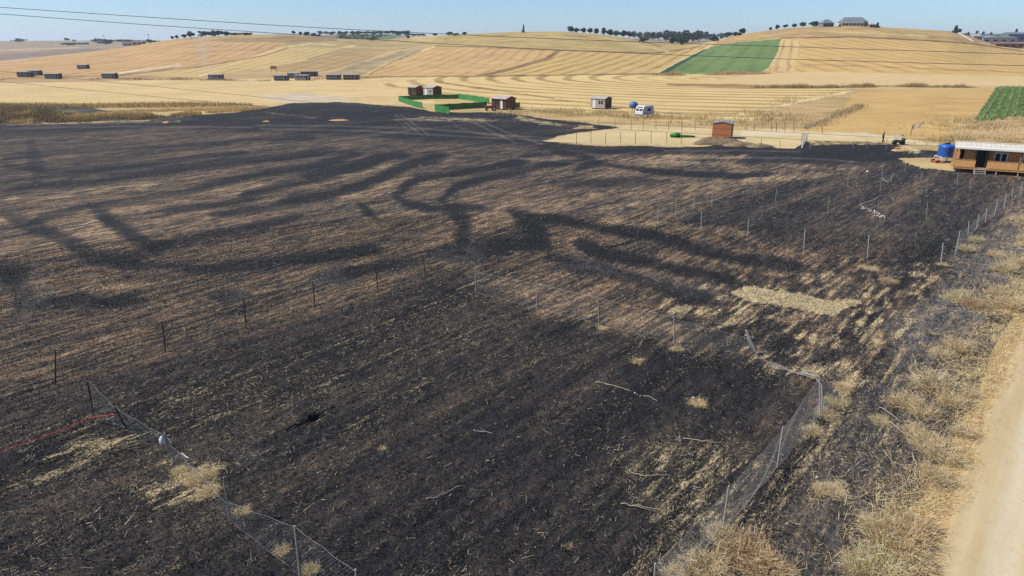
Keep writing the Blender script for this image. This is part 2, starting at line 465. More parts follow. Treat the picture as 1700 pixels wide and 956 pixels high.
CHAR = CHAR - rowmask * np.clip((bandv - .5) * 1.6, -.25, .2)
# straw left unburnt
for pts, v in (([(1213, 488), (1240, 476), (1270, 480), (1325, 486), (1346, 493), (1385, 500), (1422, 496), (1428, 503), (1400, 515), (1380, 527), (1340, 516), (1290, 508), (1240, 501)], .98),
               ([(640, 200), (700, 192), (800, 196), (860, 202), (800, 203), (720, 202)], .45), ([(300, 203), (0, 209), (0, 206), (120, 204), (300, 199)], .5),
               ([(860, 192), (930, 204), (960, 210), (900, 208), (850, 198)], .5), ([(960, 208), (985, 208), (985, 213), (962, 213)], .7),
               ([(1500, 268), (1540, 266), (1585, 276), (1580, 283), (1530, 277)], .95), ([(430, 183), (520, 193), (600, 196), (520, 197), (440, 188)], .35),
               ([(1480, 245), (1510, 240), (1530, 252), (1500, 256)], .8), ([(1310, 610), (1380, 600), (1440, 640), (1400, 660)], .55),
               ([(270, 770), (330, 755), (375, 770), (360, 830), (320, 825)], .7), ([(200, 800), (300, 790), (330, 830), (260, 850)], .42),
               ([(85, 750), (120, 725), (260, 715), (240, 735), (120, 770)], .42), ([(0, 790), (100, 730), (110, 750), (0, 800)], .3)):
    setz(STRAW, pts, v, 4 if pts[0][1] < 600 else 16)
A, B, C = (0, 160), (500, 160), (1060, 160)
# darker swathes where the cut straw burned hottest
for o, pts, w, s in (
        (A, [(0, 430), (150, 395), (400, 380), (700, 335), (1000, 290), (1250, 265), (1500, 235)], 22, .34),
        (A, [(130, 560), (230, 530), (400, 490), (560, 470), (800, 430), (1000, 380), (1200, 335), (1400, 300), (1600, 250)], 24, .52),
        (A, [(0, 520), (130, 570), (300, 640), (420, 715), (520, 715), (650, 690)], 44, .5),
        (A, [(400, 490), (480, 540), (560, 600), (650, 655), (760, 660)], 44, .55),
        (A, [(650, 660), (800, 640), (960, 600), (1150, 570), (1330, 520)], 32, .5),
        (A, [(-60, 730), (60, 800), (100, 860), (60, 950)], 95, .55),
        (A, [(60, 920), (350, 890), (480, 910), (640, 905)], 44, .55),
        (A, [(480, 740), (700, 750), (900, 770), (1100, 740), (1300, 710), (1500, 680), (1700, 660)], 32, .5),
        (A, [(900, 880), (1000, 880), (1100, 880)], 42, .5),
        (A, [(130, 200), (160, 300), (160, 370)], 60, .3),
        (A, [(0, 300), (200, 330), (400, 320), (700, 290), (900, 260), (1100, 245)], 16, .3),
        (A, [(0, 280), (250, 250), (500, 235), (800, 215), (1100, 190), (1400, 180)], 14, .3),
        (A, [(700, 500), (900, 480), (1150, 450)], 20, .25),
        (A, [(1050, 440), (1250, 390), (1450, 345), (1600, 310), (1700, 280)], 22, .5),
        (A, [(900, 520), (1100, 500), (1300, 470), (1500, 440)], 24, .35),
        (B, [(-100, 460), (0, 440), (150, 420), (280, 390), (400, 340), (520, 290), (650, 260)], 30, .55),
        (B, [(0, 350), (200, 310), (350, 270), (480, 255)], 24, .45),
        (B, [(250, 470), (290, 510), (330, 540)], 42, .55),
        (B, [(400, 430), (520, 370), (650, 345), (800, 325), (880, 300), (1000, 290)], 22, .55),
        (B, [(400, 430), (470, 470), (560, 500), (640, 500)], 34, .55),
        (B, [(610, 440), (680, 400), (800, 365), (950, 330), (1060, 305), (1200, 300)], 24, .55),
        (B, [(610, 440), (640, 490), (700, 520), (720, 580), (700, 640), (680, 690)], 52, .5),
        (B, [(640, 480), (760, 490), (840, 500)], 26, .45),
        (B, [(930, 510), (1050, 530), (1200, 560), (1350, 590), (1550, 620), (1720, 670), (1890, 710), (2090, 735), (2240, 760)], 34, .6),
        (B, [(930, 510), (990, 560), (1040, 600), (1080, 650), (1090, 690)], 56, .5),
        (B, [(560, 690), (700, 690), (820, 670), (950, 650), (1080, 650)], 52, .55),
        (B, [(1100, 700), (1250, 750), (1450, 800), (1600, 850), (1700, 880), (1850, 915)], 40, .62),
        (B, [(1200, 640), (1350, 690), (1550, 730), (1700, 780), (1850, 810), (1950, 820)], 34, .55),
        (B, [(0, 720), (150, 690), (300, 670), (360, 665)], 28, .5),
        (B, [(0, 800), (300, 760), (560, 720)], 46, .35),
        (B, [(1050, 300), (1300, 290), (1500, 320), (1700, 340), (1950, 352)], 17, .42),
        (B, [(1100, 240), (1250, 270), (1310, 300), (1200, 330)], 20, .35),
        (B, [(1100, 390), (1300, 380), (1600, 380)], 36, .3),
        (B, [(850, 300), (1000, 260), (1250, 250), (1500, 245)], 14, .3),
        (C, [(0, 330), (200, 345), (450, 350), (600, 340)], 18, .45),
        (C, [(450, 290), (700, 280), (1000, 270), (1200, 250)], 40, .45)):
    m = stroke(cr(o[0], o[1], pts), w * .86 / 2.65625)
    CHAR[:] = CHAR + s * m * (.72 if pts[0][0] < 700 and o is A else 1.0)
    STRAW[:] = STRAW * (1 - 0.85 * m)
# lighter strips between them
for o, pts, w, s in ((C, [(0, 285), (400, 300), (800, 310)], 12, .22), (C, [(100, 270), (500, 262)], 10, .2), (C, [(450, 375), (650, 365), (850, 345)], 16, .25), (C, [(280, 590), (420, 600), (560, 660)], 26, .2),
                     (A, [(0, 460), (200, 460), (400, 420), (700, 395)], 26, .16), (A, [(280, 590), (400, 570), (560, 650)], 50, .16),
                     (B, [(640, 100), (720, 150), (850, 170), (1050, 190)], 8, .2), (B, [(420, 100), (470, 150)], 5, .2),
                     (A, [(0, 950), (250, 850), (600, 840), (800, 810)], 20, .12), (C, [(-160, 540), (0, 560), (300, 590)], 20, .25)):
    m = stroke(cr(o[0], o[1], pts), w / 2.65625)
    CHAR[:] = CHAR - s * m
    STRAW[:] = STRAW + .12 * m
# wheel tracks through the ash
for pts in ([(655, 190), (676, 205), (702, 226)], [(664, 190), (688, 206), (714, 226)], [(778, 198), (815, 218), (858, 238)], [(792, 198), (840, 219), (902, 240)],
            [(420, 208), (560, 209), (700, 213), (830, 224), (980, 234)], [(430, 214), (600, 217), (760, 226), (900, 233)], [(0, 213), (200, 210), (420, 211)], [(850, 262), (960, 270), (1000, 262), (1060, 252)],
            [(1100, 250), (1250, 250), (1330, 252)], [(1180, 262), (1330, 262), (1420, 268)]):
    m = stroke(pts, 1.7, False)
    CHAR[:] = CHAR - .2 * m
    ASH[:] = np.maximum(ASH, .3 * m)
# ash-grey lines and the rows between the hedges
m = inside([(-600, 172), (0, 172), (110, 176), (280, 192), (330, 197), (0, 206), (-600, 206)], 3)
BURN = np.maximum(BURN, m)
CHAR = CHAR * (1 - m) + .75 * m
ASH = ASH * (1 - m) + .35 * m
CHAR = np.clip(CHAR, 0, 1.15)
STRAW = np.clip(STRAW, 0, 1)

# small relief: clods and seed rows in the near field
nearw = 1 - sstep(60, 120, RG)
rough = (fbm(GX / 0.55, GY / 0.55, 4, 31) - 0.5) * 0.16 + (fbm(U / 1.6, V / 0.35, 3, 37) - 0.5) * 0.12
micro = rough * nearw * (0.45 + 0.55 * BURN)
road_v = None
ZM = ZB + micro

# road frame: left edge through two pixels, along the rows
RP = at(1530, 956)
RV0 = RP.x * NRM[0] + RP.y * NRM[1]
ROAD_W = 5.6
on_road = sstep(RV0 - 0.9, RV0 - 0.2, V) * (1 - sstep(RV0 + ROAD_W + .2, RV0 + ROAD_W + .9, V)) * (U < 140)
ZM = ZM - micro * on_road * 0.9 - 0.05 * on_road
vg = sstep(RV0 - 5, RV0 - 1, V) * sstep(RV0 + 0.3, RV0 - .5, V)


# ------------------------------------------------------------------ materials
def mat(name):
    m = bpy.data.materials.new(name)
    m.use_nodes = True
    nt = m.node_tree
    b = nt.nodes['Principled BSDF']
    b.inputs['Roughness'].default_value = 0.85
    b.inputs['Specular IOR Level'].default_value = 0.25
    return m, nt, b


class NT:
    def __init__(self, nt):
        self.nt = nt

    def n(self, t, **kw):
        o = self.nt.nodes.new(t)
        for k, v in kw.items():
            setattr(o, k, v)
        return o

    def link(self, a, b):
        self.nt.links.new(a, b)

    def put(self, sock, v):
        if hasattr(v, 'is_output'):
            self.link(v, sock)
        else:
            sock.default_value = v

    def math(self, op, a, b=0.0, c=None, clamp=False):
        o = self.n('ShaderNodeMath', operation=op)
        o.use_clamp = clamp
        self.put(o.inputs[0], a)
        self.put(o.inputs[1], b)
        if c is not None:
            self.put(o.inputs[2], c)
        return o.outputs[0]

    def mix(self, f, a, b, bt='MIX'):
        o = self.n('ShaderNodeMix', data_type='RGBA', blend_type=bt)
        self.put(o.inputs[0], f)
        self.put(o.inputs[6], a if hasattr(a, 'is_output') else (*a, 1))
        self.put(o.inputs[7], b if hasattr(b, 'is_output') else (*b, 1))
        return o.outputs[2]

    def noise(self, vec, scale, detail=4, rough=0.6):
        o = self.n('ShaderNodeTexNoise')
        self.put(o.inputs['Vector'], vec)
        o.inputs['Scale'].default_value = scale
        o.inputs['Detail'].default_value = detail
        o.inputs['Roughness'].default_value = rough
        return o.outputs[0]

    def smooth(self, v, a, b):
        o = self.n('ShaderNodeMapRange', interpolation_type='SMOOTHSTEP')
        self.put(o.inputs[0], v)
        self.put(o.inputs[1], a)
        self.put(o.inputs[2], b)
        return o.outputs[0]

    def ramp(self, v, stops):
        o = self.n('ShaderNodeValToRGB')
        self.put(o.inputs[0], v)
        el = o.color_ramp.elements
        el[0].position, el[0].color = stops[0][0], (*stops[0][1], 1)
        el[1].position, el[1].color = stops[-1][0], (*stops[-1][1], 1)
        for p, c in stops[1:-1]:
            e = el.new(p)
            e.color = (*c, 1)
        return o.outputs[0]

    def mapping(self, vec, scale, rz=0.0):
        o = self.n('ShaderNodeMapping')
        self.put(o.inputs[0], vec)
        o.inputs['Rotation'].default_value = (0, 0, rz)
        o.inputs['Scale'].default_value = scale
        return o.outputs[0]


def ground_material():
    m, nt, b = mat('field_ground')
    t = NT(nt)
    geo = t.n('ShaderNodeNewGeometry').outputs['Position']
    rot = math.atan2(ROW[0], ROW[1])        # turns the row direction on to +Y
    row = t.mapping(geo, (1, 1, 1), rot)
    a1 = t.n('ShaderNodeAttribute', attribute_name='burn_data')
    a2 = t.n('ShaderNodeAttribute', attribute_name='field_data')
    ab = t.n('ShaderNodeAttribute', attribute_name='field_color')
    s1 = t.n('ShaderNodeSeparateColor')
    t.link(a1.outputs['Color'], s1.inputs[0])
    s2 = t.n('ShaderNodeSeparateColor')
    t.link(a2.outputs['Color'], s2.inputs[0])
    burn, char, ash, straw = s1.outputs[0], s1.outputs[1], s1.outputs[2], a1.outputs['Alpha']
    sv, ss, mott = s2.outputs[0], s2.outputs[1], s2.outputs[2]
    nL = t.noise(t.mapping(row, (0.16, 0.05, 0.1)), 1.0, 5, .6)           # broad patches drawn out along the rows
    nM = t.noise(t.mapping(row, (2.4, 0.70, 1)), 1.0, 6, .74)             # row streaks
    nS = t.noise(t.mapping(row, (5.5, 2.4, 1)), 1.0, 5, .75)               # tufts
    nF = t.noise(geo, 14, 4, .7)                                          # litter
    nI = t.noise(geo, 0.9, 5, .65)
    nW = t.noise(geo, 0.035, 4, .6)
    nB = t.noise(t.mapping(row, (.17, .014, .2)), 1.0, 4, .6)              # broad bands along the rows
    nR = t.smooth(t.noise(t.mapping(row, (2.9, .30, 1)), 1.0, 5, .66), .41, .59)   # seed rows
    nH = t.noise(t.mapping(geo, (.10, .16, .2)), 1.0, 5, .7)              # patches in the fields
    nX = t.noise(t.mapping(row, (.5, .055, .5)), 1.0, 6, .7)              # long streaks
    # unburnt colour
    v = t.math('ADD', t.math('MULTIPLY', t.math('SUBTRACT', nI, .5), 0.9), t.math('MULTIPLY', t.math('SUBTRACT', nW, .5), 1.5))
    v = t.math('ADD', v, t.math('MULTIPLY', t.math('SUBTRACT', nF, .5), .5))
    v = t.math('ADD', v, t.math('MULTIPLY', t.math('SUBTRACT', nH, .5), 1.5))
    k = t.math('ADD', 1.0, t.math('MULTIPLY', v, mott))
    col = t.mix(1.0, ab.outputs['Color'], t.n('ShaderNodeCombineColor').outputs[0], 'MULTIPLY')
    mulnode = col.node
    cc = mulnode.inputs[7].links[0].from_node
    for i in range(3):
        t.link(t.math('MAXIMUM', k, .25), cc.inputs[i])
    dry = t.smooth(t.math('ADD', nI, t.math('MULTIPLY', nW, .5)), .78, 1.0)
    dry = t.math('MULTIPLY', dry, mott)
    col = t.mix(t.math('MULTIPLY', dry, .6), col, pc(120, 108, 80))
    svw = t.math('ADD', sv, t.math('MULTIPLY', t.math('SUBTRACT', nW, .5), .6))
    svw = t.math('ADD', svw, t.math('MULTIPLY', t.math('SUBTRACT', nI, .5), .10))
    sn = t.math('SINE', t.math('MULTIPLY', svw, 2 * math.pi))
    st = t.smooth(sn, .05, .95)
    sk = t.smooth(t.noise(t.mapping(geo, (.02, .02, .02)), 1.0, 3, .5), .3, .62)
    st = t.math('MULTIPLY', st, t.math('MULTIPLY', ss, t.math('ADD', .45, t.math('MULTIPLY', sk, .7))))
    dark = t.mix(1.0, col, (.58, .52, .46), 'MULTIPLY')
    col = t.mix(st, col, dark)
    # burnt colour
    cv = t.math('ADD', char, t.math('MULTIPLY', t.math('SUBTRACT', nL, .5), .55))
    cv = t.math('ADD', cv, t.math('MULTIPLY', t.math('SUBTRACT', nX, .5), 1.3))
    cv = t.math('ADD', cv, t.math('MULTIPLY', t.math('SUBTRACT', nB, .5), 1.05))
    calm = t.math('SUBTRACT', 1.0, t.math('MULTIPLY', t.smooth(char, .6, .8), .65))
    cv = t.math('SUBTRACT', cv, t.math('MULTIPLY', t.math('MULTIPLY', t.math('SUBTRACT', nR, .5), .42), calm))
    cv = t.math('ADD', cv, t.math('MULTIPLY', t.math('SUBTRACT', nM, .5), 1.15))
    cv = t.math('ADD', cv, t.math('MULTIPLY', t.math('SUBTRACT', nS, .5), .95))
    bc = t.ramp(cv, [(0.0, pc(190, 162, 124)), (.20, pc(148, 124, 98)), (.40, pc(112, 96, 81)), (.62, pc(76, 71, 67)), (.85, pc(54, 53, 53)), (1.0, pc(44, 44, 46))])
    fine = t.math('ADD', .62, t.math('MULTIPLY', nF, .76))
    cf = t.n('ShaderNodeCombineColor')
    for i in range(3):
        t.link(fine, cf.inputs[i])
    bc = t.mix(1.0, bc, cf.outputs[0], 'MULTIPLY')
    fl = t.smooth(t.math('ADD', t.math('MULTIPLY', nF, .6), t.math('MULTIPLY', nS, .45)), .56, .70)
    bc = t.mix(t.math('MULTIPLY', fl, .6), bc, pc(132, 125, 117))
    av = t.math('MULTIPLY', t.smooth(t.math('ADD', t.math('MULTIPLY', nI, .6), t.math('MULTIPLY', nS, .5)), .38, .72), ash)
    bc = t.mix(av, bc, pc(142, 137, 134))
    sp = t.math('ADD', t.math('MULTIPLY', nS, .5), t.math('ADD', t.math('MULTIPLY', nF, .28), t.math('MULTIPLY', nM, .30)))
    sp = t.math('ADD', sp, t.math('MULTIPLY', t.math('SUBTRACT', nX, .5), .45))
    sp = t.math('ADD', sp, t.math('MULTIPLY', t.math('SUBTRACT', nR, .5), .20))
    sp = t.math('ADD', sp, t.math('MULTIPLY', straw, .62))
    spm = t.smooth(sp, .76, .93)
    strawc = t.mix(t.smooth(nF, .3, .65), pc(192, 166, 122), pc(246, 226, 174))
    bc = t.mix(t.math('MULTIPLY', spm, .9), bc, strawc)
    # ragged edge of the fire
    be = t.math('ADD', burn, t.math('ADD', t.math('MULTIPLY', t.math('SUBTRACT', nI, .5), .9), t.math('MULTIPLY', t.math('SUBTRACT', nS, .5), .4)))
    bm = t.smooth(be, .38, .62)
    col = t.mix(bm, col, bc)
    t.link(col, b.inputs['Base Color'])
    b.inputs['Roughness'].default_value = .95
    b.inputs['Specular IOR Level'].default_value = .12
    bump = t.n('ShaderNodeBump')
    bump.inputs['Strength'].default_value = .8
    bump.inputs['Distance'].default_value = .12
    t.link(t.math('ADD', t.math('MULTIPLY', nS, .7), t.math('ADD', t.math('MULTIPLY', nF, .25), t.math('MULTIPLY', nM, .5))), bump.inputs['Height'])
    t.link(bump.outputs[0], b.inputs['Normal'])
    return m


def plain(name, rgb, rough=.7, spec=.3, var=.25, scale=4.0, metal=0.0, k=K, wave=None):
    """weathered surface: base colour with uneven wear; wave = (axis, per metre, depth) draws planks or ribs"""
    m, nt, b = mat(name)
    t = NT(nt)
    co = t.n('ShaderNodeTexCoord').outputs['Object']
    n1 = t.noise(co, scale, 5, .65)
    n2 = t.noise(co, scale * 7, 3, .6)
    f = t.math('ADD', t.math('MULTIPLY', n1, .7), t.math('MULTIPLY', n2, .3))
    base = np.array(pc(*rgb, k))
    col = t.mix(t.smooth(f, .3, .7), tuple(base * (1 - var)), tuple(np.minimum(base * (1 + var), .92)))
    if wave:
        sx = t.n('ShaderNodeSeparateXYZ')
        t.link(co, sx.inputs[0])
        w = t.math('FRACT', t.math('MULTIPLY', sx.outputs[wave[0]], wave[1]))
        g = t.smooth(t.math('ABSOLUTE', t.math('SUBTRACT', w, .5)), .40, .49)
        col = t.mix(t.math('MULTIPLY', g, wave[2]), col, tuple(base * .35))
        bu = t.n('ShaderNodeBump')
        bu.inputs['Distance'].default_value = .02
        bu.inputs['Strength'].default_value = .7
        t.link(t.math('SUBTRACT', 1.0, g), bu.inputs['Height'])
        t.link(bu.outputs[0], b.inputs['Normal'])
    t.link(col, b.inputs['Base Color'])
    b.inputs['Roughness'].default_value = rough
    b.inputs['Specular IOR Level'].default_value = spec
    b.inputs['Metallic'].default_value = metal
    return m


def blade_mat(name, stops, trans=.25, vary=False):
    """stalks and leaves: each blade carries its own value 'tone'"""
    m, nt, b = mat(name)
    t = NT(nt)
    a = t.n('ShaderNodeAttribute', attribute_name='tone')
    col = t.ramp(a.outputs['Fac'], stops)
    if vary:
        oi = t.n('ShaderNodeObjectInfo')
        tint_ = t.ramp(oi.outputs['Random'], [(0, (.80, .70, .64)), (.35, (.98, .92, .84)), (.7, (1.0, 1.0, .97)), (1, (.93, .95, .84))])
        col = t.mix(1.0, col, tint_, 'MULTIPLY')
    t.link(col, b.inputs['Base Color'])
    b.inputs['Roughness'].default_value = .8
    b.inputs['Specular IOR Level'].default_value = .15
    if trans:
        tr = t.n('ShaderNodeBsdfTranslucent')
        t.link(col, tr.inputs[0])
        mx = t.n('ShaderNodeMixShader')
        mx.inputs[0].default_value = trans
        out = [n for n in nt.nodes if n.type == 'OUTPUT_MATERIAL'][0]
        t.link(b.outputs[0], mx.inputs[1])
        t.link(tr.outputs[0], mx.inputs[2])
        t.link(mx.outputs[0], out.inputs[0])
    return m


# ------------------------------------------------------------------ mesh building
class MB:
    def __init__(self):
        self.v, self.f = [], []

    def add(self, vs, fs):
        o = len(self.v)
        self.v += [tuple(p) for p in vs]
        self.f += [tuple(i + o for i in f) for f in fs]
        return self

    def box(self, c, s, rz=0.0, rx=0.0, ry=0.0):
        M = Matrix.Rotation(rz, 3, 'Z') @ Matrix.Rotation(ry, 3, 'Y') @ Matrix.Rotation(rx, 3, 'X')
        c = Vector(c)
        vs = [c + M @ Vector((sx * s[0] / 2, sy * s[1] / 2, sz * s[2] / 2)) for sx in (-1, 1) for sy in (-1, 1) for sz in (-1, 1)]
        return self.add(vs, [(0, 1, 3, 2), (4, 6, 7, 5), (0, 4, 5, 1), (2, 3, 7, 6), (0, 2, 6, 4), (1, 5, 7, 3)])

    def prism(self, poly, y0, y1):
        """poly in (x, z), extruded along y"""
        n = len(poly)
        vs = [(x, y0, z) for x, z in poly] + [(x, y1, z) for x, z in poly]
        fs = [tuple(range(n)), tuple(range(2 * n - 1, n - 1, -1))] + [(i, i + n, (i + 1) % n + n, (i + 1) % n) for i in range(n)]
        return self.add(vs, fs)

    def prism_x(self, poly, x0, x1):
        """poly in (y, z), extruded along x"""
        n = len(poly)
        vs = [(x0, y, z) for y, z in poly] + [(x1, y, z) for y, z in poly]
        fs = [tuple(range(n - 1, -1, -1)), tuple(range(n, 2 * n))] + [(i, (i + 1) % n, (i + 1) % n + n, i + n) for i in range(n)]
        return self.add(vs, fs)

    def tube(self, pts, r, n=6, cap=True):
        pts = [Vector(p) for p in pts]
        rr = r if isinstance(r, (list, tuple)) else [r] * len(pts)
        o = len(self.v)
        for i, p in enumerate(pts):
            d = (pts[min(i + 1, len(pts) - 1)] - pts[max(i - 1, 0)]).normalized()
            a = d.cross(Vector((0, 0, 1)) if abs(d.z) < .9 else Vector((1, 0, 0))).normalized()
            b = d.cross(a)
            for k in range(n):
                w = 2 * math.pi * k / n
                self.v.append(tuple(p + (a * math.cos(w) + b * math.sin(w)) * rr[i]))
        for i in range(len(pts) - 1):
            for k in range(n):
                self.f.append((o + i * n + k, o + i * n + (k + 1) % n, o + (i + 1) * n + (k + 1) % n, o + (i + 1) * n + k))
        if cap:
            self.f.append(tuple(o + k for k in range(n - 1, -1, -1)))
            self.f.append(tuple(o + (len(pts) - 1) * n + k for k in range(n)))
        return self

    def lathe(self, prof, c=(0, 0, 0), n=20):
        o = len(self.v)
        for r, z in prof:
            for k in range(n):
                w = 2 * math.pi * k / n
                self.v.append((c[0] + r * math.cos(w), c[1] + r * math.sin(w), c[2] + z))
        for i in range(len(prof) - 1):
            for k in range(n):
                self.f.append((o + i * n + k, o + i * n + (k + 1) % n, o + (i + 1) * n + (k + 1) % n, o + (i + 1) * n + k))
        self.f.append(tuple(o + k for k in range(n - 1, -1, -1)))
        self.f.append(tuple(o + (len(prof) - 1) * n + k for k in range(n)))
        return self

    def wheel(self, c, r, w, axis='y', n=14):
        tmp = MB().lathe([(r * .45, -w / 2 * .8), (r * .9, -w / 2), (r, -w / 2 * .6), (r, w / 2 * .6), (r * .9, w / 2), (r * .45, w / 2 * .8)], n=n)
        vs = []
        for x, y, z in tmp.v:
            p = (x, z, y) if axis == 'y' else (z, x, y)
            vs.append((p[0] + c[0], p[1] + c[1], p[2] + c[2]))
        return self.add(vs, tmp.f)

    def mesh(self, name, m=None, smooth=False):
        me = bpy.data.meshes.new(name)
        me.from_pydata(self.v, [], self.f)
        me.validate()
        if m:
            me.materials.append(m)
        if smooth:
            me.shade_smooth()
        return me


def link(name, me, parent=None):
    o = bpy.data.objects.new(name, me)
    COL.objects.link(o)
    if parent is not None:
        o.parent = parent
    return o


def part(name, mb, m, parent, label=None, smooth=False):
    o = link(name, mb.mesh(name, m, smooth), parent)
    if label:
        o['label'] = label
    return o


def tag(o, label, cat, group=None, kind=None):
    o['label'] = label
    o['category'] = cat
    if group:
        o['group'] = group
    if kind:
        o['kind'] = kind
    return o


def thing(name, label, cat, loc, rz=0.0, group=None):
    o = bpy.data.objects.new(name, None)
    o.empty_display_size = .3
    COL.objects.link(o)
    o.location = loc
    o.rotation_euler = (0, 0, rz)
    return tag(o, label, cat, group)


def dup(o, parent=None):
    c = o.copy()
    COL.objects.link(c)
    if parent is not None:
        c.parent = parent
    for ch in list(o.children):
        dup(ch, c)
    return c


def mesh_np(name, verts, quads, m, tone=None, smooth=False):
    me = bpy.data.meshes.new(name)
    nv, nq = len(verts), len(quads)
    me.vertices.add(nv)
    me.vertices.foreach_set('co', np.asarray(verts, np.float32).ravel())
    me.loops.add(nq * 4)
    me.loops.foreach_set('vertex_index', np.asarray(quads, np.int32).ravel())
    me.polygons.add(nq)
    me.polygons.foreach_set('loop_start', np.arange(0, nq * 4, 4, dtype=np.int32))
    me.polygons.foreach_set('loop_total', np.full(nq, 4, np.int32))
    if smooth:
        me.polygons.foreach_set('use_smooth', np.ones(nq, bool))
    me.update(calc_edges=True)
    if tone is not None:
        a = me.attributes.new('tone', 'FLOAT', 'POINT')
        a.data.foreach_set('value', np.asarray(tone, np.float32))
    if m:
        me.materials.append(m)
    return me


def ribbons(P, W, tone):
    """P (n, k, 3) centre lines, W (n, k) half widths, tone (n,) -> verts, quads, tone per vertex; each ribbon turned at random"""
    n, k, _ = P.shape
    d = P[:, -1] - P[:, 0]
    rv = rng.normal(size=(n, 3))
    s = np.cross(d, rv)
    s /= np.linalg.norm(s, axis=1, keepdims=True) + 1e-9
    L = P - s[:, None, :] * W[..., None]
    Rr = P + s[:, None, :] * W[..., None]
    verts = np.stack([L, Rr], 2).reshape(-1, 3)
    base = (np.arange(n) * k * 2)[:, None]
    seg = (np.arange(k - 1) * 2)[None, :]
    q = base + seg
    quads = np.stack([q, q + 1, q + 3, q + 2], -1).reshape(-1, 4)
    return verts, quads, np.repeat(tone, k * 2)


def gz_arr(x, y):
    r = np.hypot(x, y)
    fa = np.interp(np.arctan2(x, y), AZ, np.arange(NA))
    fr = np.interp(r, RS, np.arange(NR))
    i = np.minimum(fr.astype(int), NR - 2)
    j = np.minimum(fa.astype(int), NA - 2)
    u, v = fr - i, fa - j
    return (ZM[i, j] * (1 - v) + ZM[i, j + 1] * v) * (1 - u) + (ZM[i + 1, j] * (1 - v) + ZM[i + 1, j + 1] * v) * u


def look(arr, x, y):
    i = np.clip(np.searchsorted(RS, np.hypot(x, y)), 0, NR - 1)
    j = np.clip(np.searchsorted(AZ, np.arctan2(x, y)), 0, NA - 1)
    return arr[i, j]


# ------------------------------------------------------------------ the ground, one sheet to the horizon
verts = np.concatenate([np.stack([GX, GY, ZM], -1).reshape(-1, 3), [[0, 0, 0]]])
ii, jj = np.meshgrid(np.arange(NR - 1), np.arange(NA), indexing='ij')
j2 = (jj + 1) % NA
quads = np.stack([ii * NA + jj, ii * NA + j2, (ii + 1) * NA + j2, (ii + 1) * NA + jj], -1).reshape(-1, 4)[:, ::-1]
me = mesh_np('ground', verts, quads, ground_material(), smooth=True)
for nm, arrs in (('burn_data', (BURN, CHAR, ASH, STRAW)), ('field_data', (SV, SS, MOTT, np.ones_like(SV))),
                 ('field_color', (BASE[..., 0], BASE[..., 1], BASE[..., 2], np.ones_like(SV)))):
    a = me.attributes.new(nm, 'FLOAT_COLOR', 'POINT')
    d = np.concatenate([np.stack(arrs, -1).reshape(-1, 4), np.zeros((1, 4))]).astype(np.float32)
    a.data.foreach_set('color', d.ravel())
g = link('ground', me)
g['kind'] = 'structure'
g['label'] = 'burnt stubble field running up to straw coloured hills'

# ------------------------------------------------------------------ dirt road
m, nt, b = mat('dirt_road')
t = NT(nt)
geo = t.n('ShaderNodeNewGeometry').outputs['Position']
row = t.mapping(geo, (1, 1, 1), math.atan2(ROW[0], ROW[1]))
n1 = t.noise(t.mapping(row, (.9, .05, 1)), 1.0, 5, .6)
n2 = t.noise(geo, 3.0, 5, .65)
n3 = t.noise(geo, 30, 3, .7)
rs = t.n('ShaderNodeSeparateXYZ')
t.link(row, rs.inputs[0])
rut = t.math('ADD', t.math('SUBTRACT', rs.outputs[0], RV0), t.math('MULTIPLY', t.math('SUBTRACT', t.noise(t.mapping(row, (.3, .12, 1)), 1.0, 3, .5), .5), 1.6))
ra = t.math('SUBTRACT', 1.0, t.smooth(t.math('ABSOLUTE', t.math('SUBTRACT', rut, 1.75)), .05, .95))
rb_ = t.math('SUBTRACT', 1.0, t.smooth(t.math('ABSOLUTE', t.math('SUBTRACT', rut, 3.7)), .05, .95))
rr_ = t.math('MULTIPLY', t.math('MAXIMUM', ra, rb_), t.math('ADD', .05, t.math('MULTIPLY', n1, .9)))
col = t.mix(t.smooth(n1, .35, .68), pc(202, 178, 132), pc(224, 204, 162))
col = t.mix(rr_, col, pc(232, 218, 188))
col = t.mix(t.math('MULTIPLY', t.smooth(n2, .50, .75), .5), col, pc(196, 172, 128))
col = t.mix(t.math('MULTIPLY', t.smooth(n3, .58, .72), .6), col, pc(172, 154, 124))
t.link(col, b.inputs['Base Color'])
b.inputs['Roughness'].default_value = .95
bu = t.n('ShaderNodeBump')
bu.inputs['Distance'].default_value = .03
bu.inputs['Strength'].default_value = .6
t.link(t.math('ADD', n2, t.math('MULTIPLY', n3, .4)), bu.inputs['Height'])
t.link(bu.outputs[0], b.inputs['Normal'])
us = np.arange(-40, 139, .2)
vsx = np.concatenate([[-.25], np.linspace(0, 1, 22), [1.05]])
uu, vv = np.meshgrid(us, vsx, indexing='ij')
ragL = (fbm(us / 1.1, us * 0 + 3, 4, 51) - .5) * .7
ragR = (fbm(us / 1.1, us * 0 + 9, 4, 52) - .5) * .7
left = RV0 + .1 + ragL[:, None]
wid = ROAD_W - ragL[:, None] + ragR[:, None]
V2 = left + vv * wid
V2[:, 0] = left[:, 0] - .25
prof = np.sin(np.clip(vv, 0, 1) * math.pi) * .07 - .045 * np.exp(-((vv - .3) / .08) ** 2) - .045 * np.exp(-((vv - .68) / .08) ** 2)
zz = gz_arr(uu * ROW[0] + V2 * NRM[0], uu * ROW[1] + V2 * NRM[1])
Z2 = zz + .03 + prof + (fbm(uu / .7, V2 / .7, 3, 53) - .5) * .035
Z2[:, 0] = zz[:, 0] - .06
Z2[:, -1] = zz[:, -1] - .06
nv = len(vsx)
verts = np.stack([uu * ROW[0] + V2 * NRM[0], uu * ROW[1] + V2 * NRM[1], Z2], -1).reshape(-1, 3)
